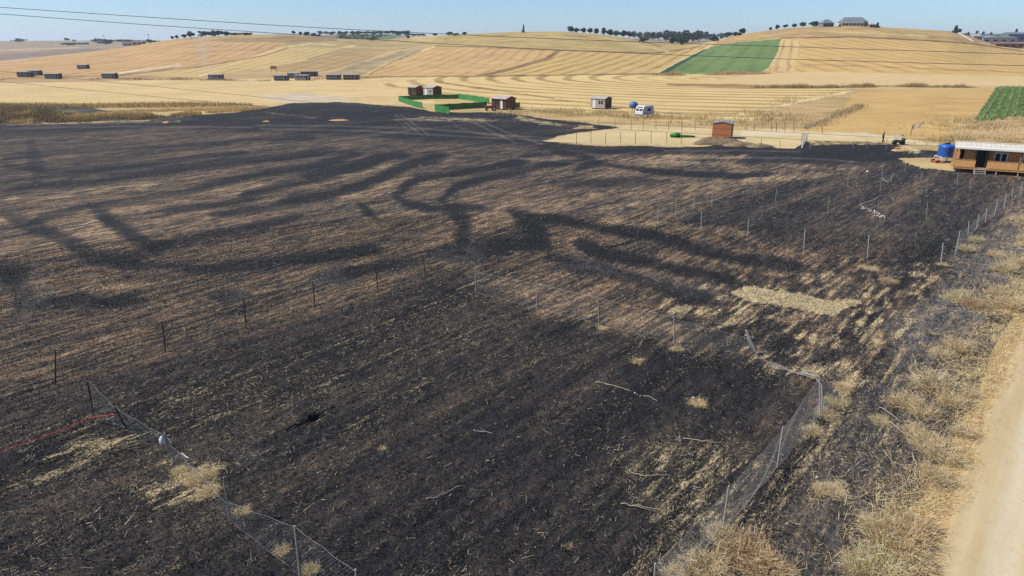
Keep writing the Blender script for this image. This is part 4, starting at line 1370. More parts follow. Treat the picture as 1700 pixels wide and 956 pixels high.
lump('soil_heap', (1190, 239), (4.0, 1.6, 1.05), M['soil'], 'brown heap of dug soil in front of the orange plank shed', 'soil heap', 1)
lump('soil_heap', (1232, 242), (3.2, 1.0, .6), M['soil'], 'low grey soil heap right of the brown heap', 'soil heap', 2)
lump('soil_heap', (1262, 244), (2.2, .9, .55), M['soil'], 'smallest soil heap, rightmost along the edge of the burnt field', 'soil heap', 3)
lump('straw_heap', (563, 200), (2.0, .8, .28), M['straw_heap'] if 'straw_heap' in M else plain('heaped_straw', (206, 168, 116), .95, .1, .25, 4), 'tan heap of loose straw alone on the far burnt ground', 'straw heap', 4)
SH = bpy.data.materials['heaped_straw']
lump('straw_heap', (277, 204), (.8, .4, .32), SH, 'small orange tan heap left on the far burnt ground', 'straw heap', 5)
lump('straw_heap', (443, 202), (.7, .35, .22), SH, 'small pale heap between the two tan heaps', 'straw heap', 6)
lump('straw_heap', (972, 213), (2.2, .8, .35), SH, 'tan heap on the dark tongue below the caravan', 'straw heap', 7)
lump('straw_heap', (1494, 250), (1.4, .8, .25), SH, 'yellow heap of straw below the green machine', 'straw heap', 8)
for k, (x, y, s, lab) in enumerate(((743, 547, .065, 'white stone lone in the middle of the black field'), (1054, 653, .065, 'white stone at the end of the long pale stick'), (1151, 660, .065, 'white stone on the scorched grass patch'),
                                   (1357, 792, .065, 'white stone beside the clump of pale seed heads'), (1440, 285, .18, 'crumpled white bag in the far burnt enclosure'))):
    o = lump('crumpled_bag' if 'bag' in lab else 'stone', (x, y), (s, s * .8, s * .8), M['stone'], lab, 'bag' if 'bag' in lab else 'stone', 20 + k)

# ------------------------------------------------------------------ sticks and burnt timber
def stick(name, pts, r, m, label, cat, h=.06, group=None, forks=()):
    P = [at(*p) for p in pts]
    c = P[0].copy()
    o = thing(name, label, cat, c, 0, group) if False else None
    mb = MB()
    q = []
    rs_ = np.random.default_rng(int(pts[0][0] * 7 + pts[0][1]))
    for p, p2 in zip(P[:-1], P[1:]):
        L = (p2 - p).length
        for k in range(4):
            q.append(p.lerp(p2, k / 4) - c + Vector((rs_.normal() * L * .03, rs_.normal() * L * .03, h + abs(rs_.normal()) * .04)))
    q.append(P[-1] - c + Vector((0, 0, h)))
    r *= .62
    mb.tube(q, [r * (1 - .5 * i / (len(q) - 1)) for i in range(len(q))], 6)
    for f in forks:
        F_ = [at(*p) - c + Vector((0, 0, h + .04)) for p in f]
        mb.tube(F_, [r * .6] + [r * .35] * (len(F_) - 1), 5)
    o = link(name, mb.mesh(name, m, True))
    o.location = c
    return tag(o, label, cat, group)


stick('charred_beam', [(474, 716), (505, 702), (532, 688), (556, 675)], .07, M['char_wood'], 'long charred beam lying across the black field', 'beam', .05)
lump('charred_log', (512, 694), (.45, .28, .28), M['char_wood'], 'black burnt log lump lying on the charred beam', 'log', 31, rz=.5)
stick('charred_beam', [(530, 688), (508, 700), (494, 712)], .05, M['char_wood'], 'short charred beam beside the long one', 'beam', .2)
stick('pale_stick', [(988, 637), (1003, 638), (1030, 645), (1048, 651)], .035, M['pale_wood'], 'long pale stick ending at a white stone', 'stick', .05)
stick('pale_stick', [(1068, 659), (1080, 662), (1092, 669)], .025, M['pale_wood'], 'short pale stick just right of the white stone', 'stick', .05)
stick('pale_stick', [(786, 720), (800, 718), (820, 722)], .03, M['pale_wood'], 'short pale stick alone in the black field', 'stick', .05)
stick('pale_stick', [(709, 830), (724, 828), (750, 815), (775, 808)], .02, M['pale_wood'], 'thin curved pale twig in the lower middle of the black field', 'stick', .05)
stick('pale_stick', [(1048, 787), (1068, 792), (1095, 792), (1116, 791)], .025, M['pale_wood'], 'pale stick lying level towards the wire fence', 'stick', .05)
stick('pale_stick', [(1155, 786), (1175, 780), (1196, 768)], .025, M['pale_wood'], 'pale stick pointing up at the wire fence', 'stick', .05)
stick('pale_stick', [(1030, 839), (1060, 844), (1090, 847), (1120, 852)], .025, M['pale_wood'], 'pale forked stick near the foot of the wire fence', 'stick', .06, forks=([(1050, 842), (1080, 851), (1115, 850)],))
stick('pale_stick', [(1132, 729), (1165, 736), (1200, 737)], .025, M['pale_wood'], 'pale stick with a white end beside the scorched grass patch', 'stick', .05)
stick('pale_stick', [(1460, 680), (1478, 692), (1494, 703)], .03, M['pale_wood'], 'pale stick leading into the thistles by the road', 'stick', .1)
stick('pale_stick', [(1476, 704), (1492, 717), (1504, 727)], .03, M['pale_wood'], 'pale stick below the one leading into the thistles', 'stick', .1)
stick('dry_branch', [(1512, 760), (1520, 780), (1518, 800), (1500, 815), (1478, 828)], .03, M['pale_wood'], 'bare pale branch bent over the ash by the road', 'branch', .2, forks=([(1518, 790), (1480, 775), (1465, 756)], [(1505, 812), (1530, 800), (1545, 776)]))
rb = MB()
rbc = at(1450, 354)
rr_ = np.random.default_rng(5)
for k in range(46):
    u = k / 45
    p = at(1431 + 39 * u + rr_.normal() * 2, 343 + 19 * u + rr_.normal() * 1.5) - rbc
    s_ = rr_.uniform(.05, .16)
    rb.box((p.x, p.y, p.z + s_ * .2), (s_, s_ * rr_.uniform(.4, 1), s_ * .5), rr_.uniform(0, 3), rr_.uniform(-.4, .4))
o = link('rubble', rb.mesh('rubble', M['stone']))
o.location = rbc
tag(o, 'line of pale burnt rubble in the far enclosure', 'rubble', kind='stuff')
stick('fallen_rail', [(1431, 341), (1452, 331), (1480, 322), (1505, 314)], .06, M['pale_wood'], 'long pale rail lying across the far burnt enclosure', 'rail', .05)
stick('fallen_wire', [(1464, 300), (1472, 307), (1480, 300), (1483, 292)], .06, M['galv'], 'pale loop of wire hanging between two posts', 'wire', .3)

# ------------------------------------------------------------------ fence posts
def post_top(base, px):
    return above(base, *px)


def post_mesh(base, top, r, m, name):
    d = top - base
    mb = MB().tube([-d * .06, d * .5, d], [r, r, r * .95], 7)
    return mb.mesh(name, m, False)


def post_row(rows, m, r, lab, group, cat='fence post'):
    for k, (tx, ty, bx, by) in enumerate(rows):
        b_ = at(bx, by)
        o = link('fence_post', post_mesh(b_, post_top(b_, (tx, ty)), r, m, 'fence_post'))
        o.location = b_
        tag(o, lab.replace('#', ORD[k]), cat, group)


post_row([(92, 581, 92, 637), (269, 534, 275, 585), (404, 494, 409, 547), (519, 466, 523, 513), (623, 442, 628, 486), (702, 423, 706, 458)], M['sooty'], .035,
         'bare sooty post, # from the left of the row crossing the field', 'bare sooty posts in a row across the burnt field')
post_row([(1093, 343, 1092, 373), (1123, 332, 1122, 361), (1153, 322, 1152, 348), (1183, 312, 1182, 343)], M['galv'], .038,
         'pale post, # from the left of the four slanting into the enclosure', 'four pale posts slanting up the enclosure edge')
post_row([(1240, 297, 1239, 318), (1265, 290, 1264, 304), (1288, 284, 1287, 299), (1311, 283, 1309, 298), (1361, 282, 1360, 297), (1409, 285, 1407, 312)], M['steel'], .036,
         'grey post, # from the left of the far enclosure row', 'grey posts along the far side of the enclosure')
post_row([(1467, 269, 1461, 318), (1482, 287, 1479, 304), (1504, 271, 1502, 285), (1524, 289, 1518, 304), (1531, 284, 1529, 300), (1541, 293, 1538, 318), (1591, 286, 1589, 309), (1612, 296, 1610, 319)], M['steel'], .036,
         'grey post, # from the left of those in front of the veranda cabin', 'grey posts in front of the veranda cabin')
post_row([(1165, 351, 1164, 381), (1243, 364, 1241, 393), (1337, 379, 1334, 415), (1443, 390, 1440, 429), (1566, 403, 1562, 438)], M['galv'], .038,
         'pale post, # from the left of the near enclosure row', 'pale posts along the near side of the enclosure')
post_row([(1290, 312, 1287, 337), (1377, 324, 1374, 355), (1459, 332, 1458, 353), (1540, 337, 1538, 366)], M['steel'], .036,
         'grey post, # from the left of the middle enclosure row', 'grey posts across the middle of the enclosure')
post_row([(480, 246, 479, 261), (847, 302, 845, 324)], M['steel'], .036, 'lone grey post out in the burnt field, # from the left', 'lone posts in the burnt field')
post_row([(957, 220, 957, 239), (981, 214, 981, 239), (1006, 220, 1005, 238), (1030, 219, 1030, 237), (1055, 219, 1055, 238), (1081, 217, 1081, 239), (1107, 218, 1107, 239), (1131, 219, 1131, 239)], M['rusty'], .04,
         'thin dark post, # from the left along the front of the sandy plot', 'thin posts along the front of the sandy plot')
post_row([(875, 187, 875, 199), (898, 192, 898, 206), (920, 199, 920, 214), (948, 199, 948, 213), (970, 201, 970, 215), (994, 195, 994, 209), (1021, 197, 1021, 212), (1048, 199, 1048, 216), (1068, 200, 1068, 216), (1089, 200, 1089, 216),
          (1110, 200, 1110, 217), (1132, 194, 1132, 218), (1154, 202, 1154, 217)], M['rusty'], .04, 'thin dark post, # from the left along the back of the sandy plot', 'thin posts along the back of the sandy plot')
post_row([(1238, 206, 1238, 215), (1252, 205, 1252, 216), (1281, 205, 1281, 217), (1289, 203, 1289, 218), (1303, 202, 1303, 218), (1318, 203, 1318, 219), (1365, 207, 1365, 222), (1305, 188, 1305, 200), (1276, 190, 1276, 203)], M['rusty'], .05,
         'dark post, # in the line behind the pale track', 'dark posts behind the pale track')
post_row([(1230, 231, 1230, 244), (1264, 230, 1264, 246), (1295, 233, 1295, 246), (1345, 234, 1345, 248), (1417, 233, 1417, 247), (1440, 231, 1440, 246), (1473, 229, 1471, 249)], M['steel'], .04,
         'thin grey post, # from the left at the edge of the fire above the enclosure', 'thin grey posts along the edge of the fire')
post_row([(821, 187, 821, 196), (766, 184, 766, 193), (790, 187, 790, 197), (797, 188, 797, 197)], M['steel'], .04, 'small grey post, # of those below the green screen', 'small posts below the green screen')


# ------------------------------------------------------------------ wire netting fences
def netting(quads_, cell, r, belly=.06, seed=0):
    """quads_: list of (base0, base1, top1, top0); diamond mesh of thin wires"""
    rr = np.random.default_rng(seed)
    mb = MB()
    for b0, b1, t1, t0 in quads_:
        L = max((b1 - b0).length, .2)
        Hh = max(((t0 - b0).length + (t1 - b1).length) / 2, .25)
        nn = (b1 - b0).cross(t0 - b0)
        nn = nn.normalized() if nn.length > 1e-6 else Vector((0, 0, 1))
        ph = rr.uniform(0, 6, 3)

        def S(s, tt):
            p = (b0.lerp(b1, s)).lerp(t0.lerp(t1, s), tt)
            return p + nn * belly * math.sin(math.pi * s) * math.sin(math.pi * tt) * math.sin(3 * s + ph[0]) + nn * .02 * math.sin(14 * s + 9 * tt + ph[1])
        step = cell * 1.41
        for sg in (1, -1):
            x = -Hh
            while x < L + Hh:
                # wire: along = x + sg * up
                pts = []
                for k in range(8):
                    z = Hh * k / 7
                    s_ = (x + sg * z) / L
                    if -1e-6 <= s_ <= 1 + 1e-6:
                        pts.append(S(s_, z / Hh))
                if len(pts) > 1:
                    mb.tube(pts, r, 3, False)
                x += step
        mb.tube([S(k / 10, 1.0) for k in range(11)], r * 1.8, 4, False)
        mb.tube([S(k / 10, 0.01) for k in range(11)], r * 1.5, 4, False)
    return mb


def wire_fence(name, label, posts, spans, m_post, cell, rw, extra=(), r=.03):
    b_ = [at(bx, by) for tx, ty, bx, by in posts]
    tp = [post_top(b_[k], posts[k][:2]) for k in range(len(posts))]
    o = thing(name, label, 'fence', b_[0])
    c = b_[0]
    for k in range(len(posts)):
        part('post', MB().tube([b_[k] - c - (tp[k] - b_[k]) * .05, b_[k].lerp(tp[k], .5) - c, tp[k] - c], r, 7), m_post[k], o)
    for i0, i1, bt, et in spans:
        a, d = b_[i0], b_[i1]
        q = [(a - c + Vector((0, 0, .02)), d - c + Vector((0, 0, .02)), d.lerp(tp[i1], et) - c, a.lerp(tp[i0], bt) - c)]
        part('wire_mesh', netting(q, cell, rw, .12, i0 + 5), M['galv'], o)
    for q in extra:
        part('wire_mesh', netting([[p - c for p in q]], cell, rw, .1, 77), M['galv'], o)
    return o, b_, tp


S_, G_ = M['sooty'], M['galv']
f1, fb, ft = wire_fence('wire_fence', 'sagging grey wire netting fence at the lower left of the burnt field',
                        [(144, 627, 155, 686), (191, 676, 211, 713), (273, 720, 291, 770), (371, 792, 383, 866), (489, 873, 498, 957), (590, 945, 602, 1040)],
                        [(0, 1, .95, .97), (1, 2, .97, .9), (2, 3, .75, .4), (3, 4, .45, .98), (4, 5, .98, .95)], [S_, S_, M['steel'], M['steel'], G_, G_], .10, .0016)
f3, gb, gt = wire_fence('wire_fence', 'long wire netting fence round the middle of the field, partly collapsed',
                        [(789, 442, 790, 486), (891, 467, 891, 512), (993, 489, 994, 540), (1119, 520, 1119, 571), (1239, 548, 1258, 592)],
                        [(0, 1, .8, .9), (1, 2, .9, .9), (2, 3, .9, .85), (3, 4, .8, .7)], [G_, G_, G_, G_, G_], .10, .0019)
wl_, hb, ht = wire_fence('wire_fence', 'wire netting fence beside the thistles, bunched at its bent corner post',
                         [(1360, 624, 1362, 692), (1300, 708, 1290, 778), (1210, 806, 1199, 884), (1088, 935, 1083, 1010)],
                         [(0, 1, .95, .9), (1, 2, .92, .92), (2, 3, .92, .95)], [G_, G_, G_, G_], .085, .0020,
                         extra=[(at(1362, 692), at(1392, 668), above(at(1392, 668), 1384, 645), above(at(1362, 692), 1359, 622)),
                                (at(1258, 592), at(1335, 622), at(1350, 634) + Vector((0, 0, .25)), at(1275, 612) + Vector((0, 0, .15)))])
c = hb[0]
part('bent_rail', MB().tube([above(at(1362, 692), 1330, 618) - c, above(at(1362, 692), 1352, 624) - c, above(at(1362, 692), 1364, 640) - c, above(at(1362, 692), 1365, 662) - c, hb[0] - c + Vector((.05, 0, .05))], .04, 6), G_, wl_)
part('support_rod', MB().tube([at(1283, 893) - c, above(at(1283, 893), 1283, 860) - c, above(at(1283, 893), 1250, 838) - c], .02, 5), S_, wl_)
c = gb[4]
bd = thing('bundled_netting', 'twisted bundle of netting standing where the fence breaks off', 'netting', c)
for (x0, y0, x1, y1) in ((1238, 548, 1256, 588), (1243, 560, 1262, 585), (1240, 552, 1248, 578), (1236, 556, 1252, 560)):
    b0 = at(1256, 590)
    part('strand', MB().tube([above(b0, x0, y0) - c, above(b0, (x0 + x1) / 2 - 2, (y0 + y1) / 2) - c, above(b0, x1, y1) - c], [.05, .04, .02], 5), G_, bd)

# right hand fence along the verge
f4, _, _ = wire_fence('wire_fence', 'wire netting fence running up the verge towards the veranda cabin',
                      [(1594, 383, 1586, 422), (1609, 367, 1607, 390), (1626, 356, 1620, 382), (1639, 345, 1636, 368), (1657, 330, 1651, 358), (1671, 321, 1667, 346), (1682, 311, 1680, 327), (1698, 301, 1694, 324), (1716, 290, 1712, 312)],
                      [(0, 2, .8, .85), (2, 4, .8, .9), (4, 5, .9, .9), (5, 7, .9, .9), (7, 8, .9, .9)], [G_] * 9, .16, .0016, r=.036)

# jar hung on the near fence, and the red tape
pj = above(fb[2], 272, 729)
j_ = thing('plastic_jug', 'white plastic jug with a red stopper hung on the near wire fence', 'jug', pj + Vector((-.02, -.08, -.16)))
part('body', MB().lathe([(.05, 0), (.10, .03), (.11, .14), (.10, .24), (.05, .3), (.035, .33)], n=14), M['rag_white'], j_, smooth=True)
part('stopper', MB().lathe([(.05, -.10), (.06, -.06), (.04, 0.0)], n=10), M['red_paint'], j_)
rp = at(192, 692)
rt = [above(fb[1], 191, 688), at(150, 702) + Vector((0, 0, .25)), at(110, 716) + Vector((0, 0, .12)), at(60, 733) + Vector((0, 0, .10)), at(0, 753) + Vector((0, 0, .08)), at(-60, 775) + Vector((0, 0, .08))]
mb = MB()
pts = []
for a, d in zip(rt[:-1], rt[1:]):
    pts += [a.lerp(d, k / 8) + Vector((0, .03 * math.sin(k * 2.3), .02 * math.sin(k * 1.7))) for k in range(8)]
cT = rt[0].copy()
mb.tube([p - cT for p in pts], [.010 + .009 * (math.sin(i * 1.9) ** 2) for i in range(len(pts))], 5)
o = link('barrier_tape', mb.mesh('barrier_tape', M['red_tape']))
o.location = cT
tag(o, 'red tape stretched from the near fence over the black ground', 'tape')
rg = MB().box((0, 0, .04), (.30, .045, .02), -.7).box((.2, -.17, .04), (.22, .05, .02), -.5)
o = link('plastic_strip', rg.mesh('plastic_strip', M['rag_white']))
o.location = at(305, 756)
tag(o, 'white plastic strip on the ground under the jug', 'plastic strip')

# ------------------------------------------------------------------ overhead cables
def cable(pts, Y, r, label):
    P = []
    for x, y in pts:
        d = Vector(ray(x, y))
        P.append(Vector((0, 0, CAM_H)) + d * (Y / d.y))
    a, b2 = P[0] - (P[1] - P[0]).normalized() * 60, P[-1] + (P[-1] - P[-2]).normalized() * 60
    P = [a] + P + [b2]
    # smooth the run
    Q = []
    for i in range(len(P) - 1):
        p0, p1, p2, p3 = P[max(i - 1, 0)], P[i], P[i + 1], P[min(i + 2, len(P) - 1)]
        for k in range(6):
            s = k / 6
            Q.append(p1.lerp(p2, s))
    Q.append(P[-1])
    for _ in range(6):
        Q = [Q[0]] + [(Q[i - 1] + Q[i] * 2 + Q[i + 1]) / 4 for i in range(1, len(Q) - 1)] + [Q[-1]]
    o = link('power_cable', MB().tube(Q, r, 5).mesh('power_cable', M['cable'], True))
    return tag(o, label, 'cable', 'overhead cables crossing the valley')


cable([(-100, 5), (0, 12), (225, 27), (425, 40), (600, 50), (930, 65), (1200, 74), (1450, 82), (1700, 90), (1800, 93)], 46, .017, 'highest overhead cable, crossing the sky above the left hill')
cable([(-100, 15), (0, 23), (200, 38), (350, 48), (500, 58), (850, 80), (1290, 98), (1700, 109), (1800, 112)], 46, .017, 'second overhead cable, just under the highest one')
cable([(-100, 108), (200, 138), (425, 160), (640, 183), (900, 198), (1110, 209), (1240, 216), (1390, 224), (1560, 233), (1800, 246)], 52, .012, 'lower overhead cable skimming the caravan and the pale track')
cable([(-100, 125), (300, 165), (480, 180), (640, 194), (900, 207), (1036, 215), (1180, 223), (1330, 232), (1560, 243), (1800, 256)], 52, .012, 'lowest overhead cable passing in front of the orange plank shed')

# ------------------------------------------------------------------ loose straw, stubble and grass: stuff nobody could count
def scatter_polar(n, r0, r1, a0=-45.9, a1=45.9, p=1.0):
    u = rng.random(n)
    r = (r0 ** (2 - p) + u * (r1 ** (2 - p) - r0 ** (2 - p))) ** (1 / (2 - p)) if p != 2 else r0 * (r1 / r0) ** u
    a = np.radians(rng.uniform(a0, a1, n))
    return r * np.sin(a), r * np.cos(a)


def blades(x, y, length, lean, width, tone, droop=0.0, seg=2, az=None, z0=0.0):
    """stalks rooted at (x, y): lean from upright in radians, turned any way"""
    n = len(x)
    az = rng.uniform(0, 2 * math.pi, n) if az is None else az
    z = gz_arr(x, y) + z0
    k = seg + 1
    P = np.zeros((n, k, 3))
    s = np.linspace(0, 1, k)[None, :]
    th = lean[:, None] + droop * s
    h = length[:, None] * s * np.sin(th)
    P[..., 0] = x[:, None] + h * np.cos(az)[:, None]
    P[..., 1] = y[:, None] + h * np.sin(az)[:, None]
    P[..., 2] = z[:, None] + length[:, None] * s * np.cos(th)
    W = width[:, None] * np.linspace(1, .35, k)[None, :]
    return ribbons(P, W, tone)


def stuff(name, data, m, label, cat):
    v = np.concatenate([d[0] for d in data])
    off, q = 0, []
    for d in data:
        q.append(d[1] + off)
        off += len(d[0])
    o = link(name, mesh_np(name, v, np.concatenate(q), m, np.concatenate([d[2] for d in data])))
    return tag(o, label, cat, kind='stuff')


rowaz = math.atan2(ROW[1], ROW[0])
# pale straw lying on the burnt ground
x, y = scatter_polar(1100000, 14.5, 95, p=1.35)
st_ = look(STRAW, x, y) * look(BURN, x, y)
pat = fbm((x * NRM[0] + y * NRM[1]) / .55, (x * ROW[0] + y * ROW[1]) / 1.9, 4, 81)
pat2 = fbm(x / .5, y / .5, 3, 82)
prob = np.clip(st_ * 1.5 * sstep(.40, .68, pat * .65 + pat2 * .35 + st_ * .25) + .010, 0, 1)
k = rng.random(len(x)) < prob
x, y = x[k], y[k]
r = np.hypot(x, y)
n = len(x)
az = np.where(rng.random(n) < .5, rowaz + rng.normal(0, .35, n) + math.pi * rng.integers(0, 2, n), rng.uniform(0, 6.28, n))
b1 = blades(x, y, (.05 + rng.gamma(1.5, .05, n)) * (1 + r / 400), rng.uniform(1.1, 1.56, n), rng.uniform(.003, .0075, n) * (1 + r / 55), rng.beta(2.0, 1.8, n), az=az, z0=.012)
stuff('loose_straw', [b1], M['straw'], 'loose pale straw lying over the scorched ground', 'straw')
# scorched stubble standing in the burnt ground
x, y = scatter_polar(420000, 14.5, 62, p=1.3)
k = rng.random(len(x)) < look(BURN, x, y) * .9 * (1 - .9 * sstep(.3, .8, look(STRAW, x, y)))
x, y = x[k], y[k]
r = np.hypot(x, y)
n = len(x)
tone = np.clip(rng.beta(1.2, 2.6, n) + .34 * look(ASH, x, y) - .02, 0, 1)
b1 = blades(x, y, rng.uniform(.04, .13, n), rng.uniform(.1, 1.3, n), rng.uniform(.004, .010, n) * (1 + r / 40), tone, z0=-.01)
stuff('scorched_stubble', [b1], M['stub'], 'short blackened stubble covering the burnt field', 'stubble')

# dry grass between the burnt strip and the road
n = 210000
u = rng.uniform(-2, 95, n)
v = RV0 + .45 - rng.gamma(1.5, .62, n) + (fbm(u / 3, u * 0, 3, 91) - .5) * 1.5
x, y = u * ROW[0] + v * NRM[0], u * ROW[1] + v * NRM[1]
dens = fbm(x / 1.3, y / 1.3, 3, 92)
k = (rng.random(n) < .15 + .85 * sstep(.35, .6, dens)) & (v > RV0 - 4.5)
x, y, u, v = x[k], y[k], u[k], v[k]
n = len(x)
ed = np.clip((RV0 + .4 - v) / 2.5, 0, 1)
b1 = blades(x, y, rng.uniform(.06, .32, n) * (.6 + .8 * ed), rng.uniform(.3, 1.5, n), rng.uniform(.003, .008, n) * (1 + u / 70), rng.beta(2, 2, n), droop=.4, z0=-.01)
# far side of the road
n = 16000
u = rng.uniform(-2, 95, n)
v = RV0 + ROAD_W + .2 + rng.gamma(1.6, .9, n)
x, y = u * ROW[0] + v * NRM[0], u * ROW[1] + v * NRM[1]
b2 = blades(x, y, rng.uniform(.15, .5, n), rng.uniform(.2, 1.3, n), rng.uniform(.006, .013, n) * (1 + u / 70), rng.beta(2, 2, n), droop=.4, z0=-.01)
stuff('verge_grass', [b1, b2], M['drygrass'], 'dry yellow grass along both edges of the dirt road', 'grass')


def strip_weeds(poly, n, h0, h1, tone0, tone1, wid, thr=.42, sc=4.0, jit_=3.0):
    """upright weeds standing along a line of pixels"""
    P = [at(*p) for p in poly]
    seg = np.array([(b_ - a_).length for a_, b_ in zip(P[:-1], P[1:])])
    cum = np.concatenate([[0], np.cumsum(seg)])
    s = rng.uniform(0, cum[-1], n)
    x = np.interp(s, cum, [p.x for p in P]) + rng.normal(0, jit_, n)
    y = np.interp(s, cum, [p.y for p in P]) + rng.normal(0, jit_, n)
    d = fbm(x / sc, y / sc, 3, 95)
    k = d > thr
    x, y, d = x[k], y[k], d[k]
    n = len(x)
    return blades(x, y, rng.uniform(h0, h1, n) * (.5 + 1.1 * (d - thr) / (1 - thr) * 2), rng.uniform(0, .5, n), rng.uniform(.5, 1, n) * wid, np.clip(rng.uniform(tone0, tone1, n), 0, 1), droop=.3)


# the tall bank of reeds and grass beyond the burnt field on the left
def area(poly, n):
    P = [at(*p) for p in poly]
    xs, ys = np.array([p.x for p in P]), np.array([p.y for p in P])
    x, y = rng.uniform(xs.min(), xs.max(), n), rng.uniform(ys.min(), ys.max(), n)
    inn = np.zeros(n, bool)
    for i in range(len(P)):
        j = (i + 1) % len(P)
        c = ((ys[i] > y) != (ys[j] > y)) & (x < (xs[j] - xs[i]) * (y - ys[i]) / (ys[j] - ys[i] + 1e-9) + xs[i])
        inn ^= c
    return x[inn], y[inn]


x, y = area([(90, 188), (110, 202), (190, 201), (280, 195), (340, 189), (430, 183), (445, 178), (420, 179), (330, 182), (230, 184)], 60000)
d = fbm(x / 6, y / 6, 3, 96)
kk_ = d > .45
x, y, d = x[kk_], y[kk_], d[kk_]
n = len(x)
r = np.hypot(x, y)
fr_ = np.clip(.36 + .6 * sstep(196, 186, look(PY, x, y) + 3.0 * (fbm(x / 4, y / 4, 3, 97) - .5) + (look(PX, x, y) - 200) * .028), 0, 1)  # tone turns golden farther back, painting in the sunlit grass tops
b1 = blades(x, y, rng.uniform(.35, .95, n) * (.4 + .9 * d), rng.uniform(0, .35, n), rng.uniform(.02, .045, n), np.clip(fr_ + rng.normal(0, .10, n), 0, 1), droop=.4, seg=3)
x, y = area([(-120, 184), (-120, 206), (0, 205), (110, 203), (120, 192), (90, 184), (0, 181)], 34000)
n = len(x)
b2 = blades(x, y, rng.uniform(.3, 1.0, n), rng.uniform(0, .5, n), rng.uniform(.02, .04, n), np.clip(rng.beta(1.5, 4, n) * .8 + (fbm(x / 3, y / 3, 2, 98) > .66) * .4, 0, 1), droop=.3)
x, y = area([(-100, 176), (0, 173), (120, 174), (280, 172), (420, 174), (420, 177), (280, 179), (120, 180), (0, 179), (-100, 182)], 16000)
n = len(x)
b3 = blades(x, y, rng.uniform(.4, 1.1, n), rng.uniform(0, .5, n), rng.uniform(.03, .05, n), np.clip(.45 + rng.normal(0, .18, n), 0, 1), droop=.4)
stuff('tall_grass', [b1, b2, b3], M['reed'], 'bank of tall dry reeds and grass left beyond the burnt field', 'tall grass')

w = [strip_weeds([(1255, 146), (1330, 146), (1400, 145.5), (1470, 144), (1560, 145), (1655, 146)], 12000, .5, 1.3, .0, .7, .05, .36, 5, 1.0),
     strip_weeds([(1225, 208), (1262, 190), (1305, 170), (1360, 160), (1420, 151)], 3000, .3, .9, .2, 1.0, .045, .5, 5, 4),
     strip_weeds([(1335, 214), (1380, 196), (1430, 175)], 1800, .3, .7, .0, .8, .045, .4, 4, 1.2),
     strip_weeds([(1245, 190), (1310, 196), (1330, 206)], 1400, .3, 1.0, .0, .8, .045, .5, 5, 4),
     strip_weeds([(1570, 216), (1600, 212), (1640, 207), (1700, 203), (1790, 200)], 6000, .25, .8, .2, 1.0, .045, .45, 4, 5),
     strip_weeds([(1560, 238), (1610, 232), (1700, 232), (1790, 236)], 3000, .2, .7, .1, .9, .04, .47, 4, 3),
     strip_weeds([(860, 186), (920, 186), (980, 190), (1050, 193), (1130, 198), (1225, 206)], 9000, .3, .9, .3, 1.0, .045, .48, 4, 4),
     strip_weeds([(1080, 124.5), (1180, 124), (1270, 122.5)], 5000, .5, 1.4, .3, 1.0, .09, .4, 8, 2),
     strip_weeds([(0, 133), (150, 131), (300, 132), (420, 134), (600, 130), (640, 128)], 5000, .4, 1.0, .0, .6, .09, .5, 9, 3),
     strip_weeds([(0, 88), (60, 95), (130, 90)], 100, .5, 1.0, .0, .5, .1, .3, 9, 3)]
stuff('field_weeds', w, M['weed'], 'dry weeds in strips between the far fields', 'weeds')

# maize
pA_, pB_ = at(1622, 198), at(1656, 147)
dv = Vector((.582, .813)).normalized()
nv_ = Vector((dv.y, -dv.x))
x, y = [], []
ca = at(1700, 170)
for ri in range(-80, 80):
    c_ = ca.to_2d() + nv_ * ri * 1.75
    s = np.arange(-70, 130, .42)
    x.append(c_.x + dv.x * s + rng.normal(0, .12, len(s)))
    y.append(c_.y + dv.y * s + rng.normal(0, .12, len(s)))
x, y = np.concatenate(x), np.concatenate(y)
cpoly = [at(*p) for p in [(1608, 204), (1625, 190), (1640, 168), (1656, 146.5), (1790, 146), (1790, 186), (1720, 192), (1660, 199)]]
xs, ys = [p.x for p in cpoly], [p.y for p in cpoly]
inn = np.zeros(len(x), bool)
for i in range(len(cpoly)):
    j = (i + 1) % len(cpoly)
    inn ^= ((ys[i] > y) != (ys[j] > y)) & (x < (xs[j] - xs[i]) * (y - ys[i]) / (ys[j] - ys[i] + 1e-9) + xs[i])
x, y = x[inn], y[inn]
x, y = np.repeat(x, 4), np.repeat(y, 4)
n = len(x)
b1 = blades(x + rng.normal(0, .08, n), y + rng.normal(0, .08, n), rng.uniform(.8, 1.35, n), rng.uniform(.05, .3, n), rng.uniform(.04, .07, n), rng.beta(2.2, 1.8, n), droop=.4, seg=3)
stuff('maize', [b1], M['corn'], 'rows of green maize at the right edge below the hill', 'maize')


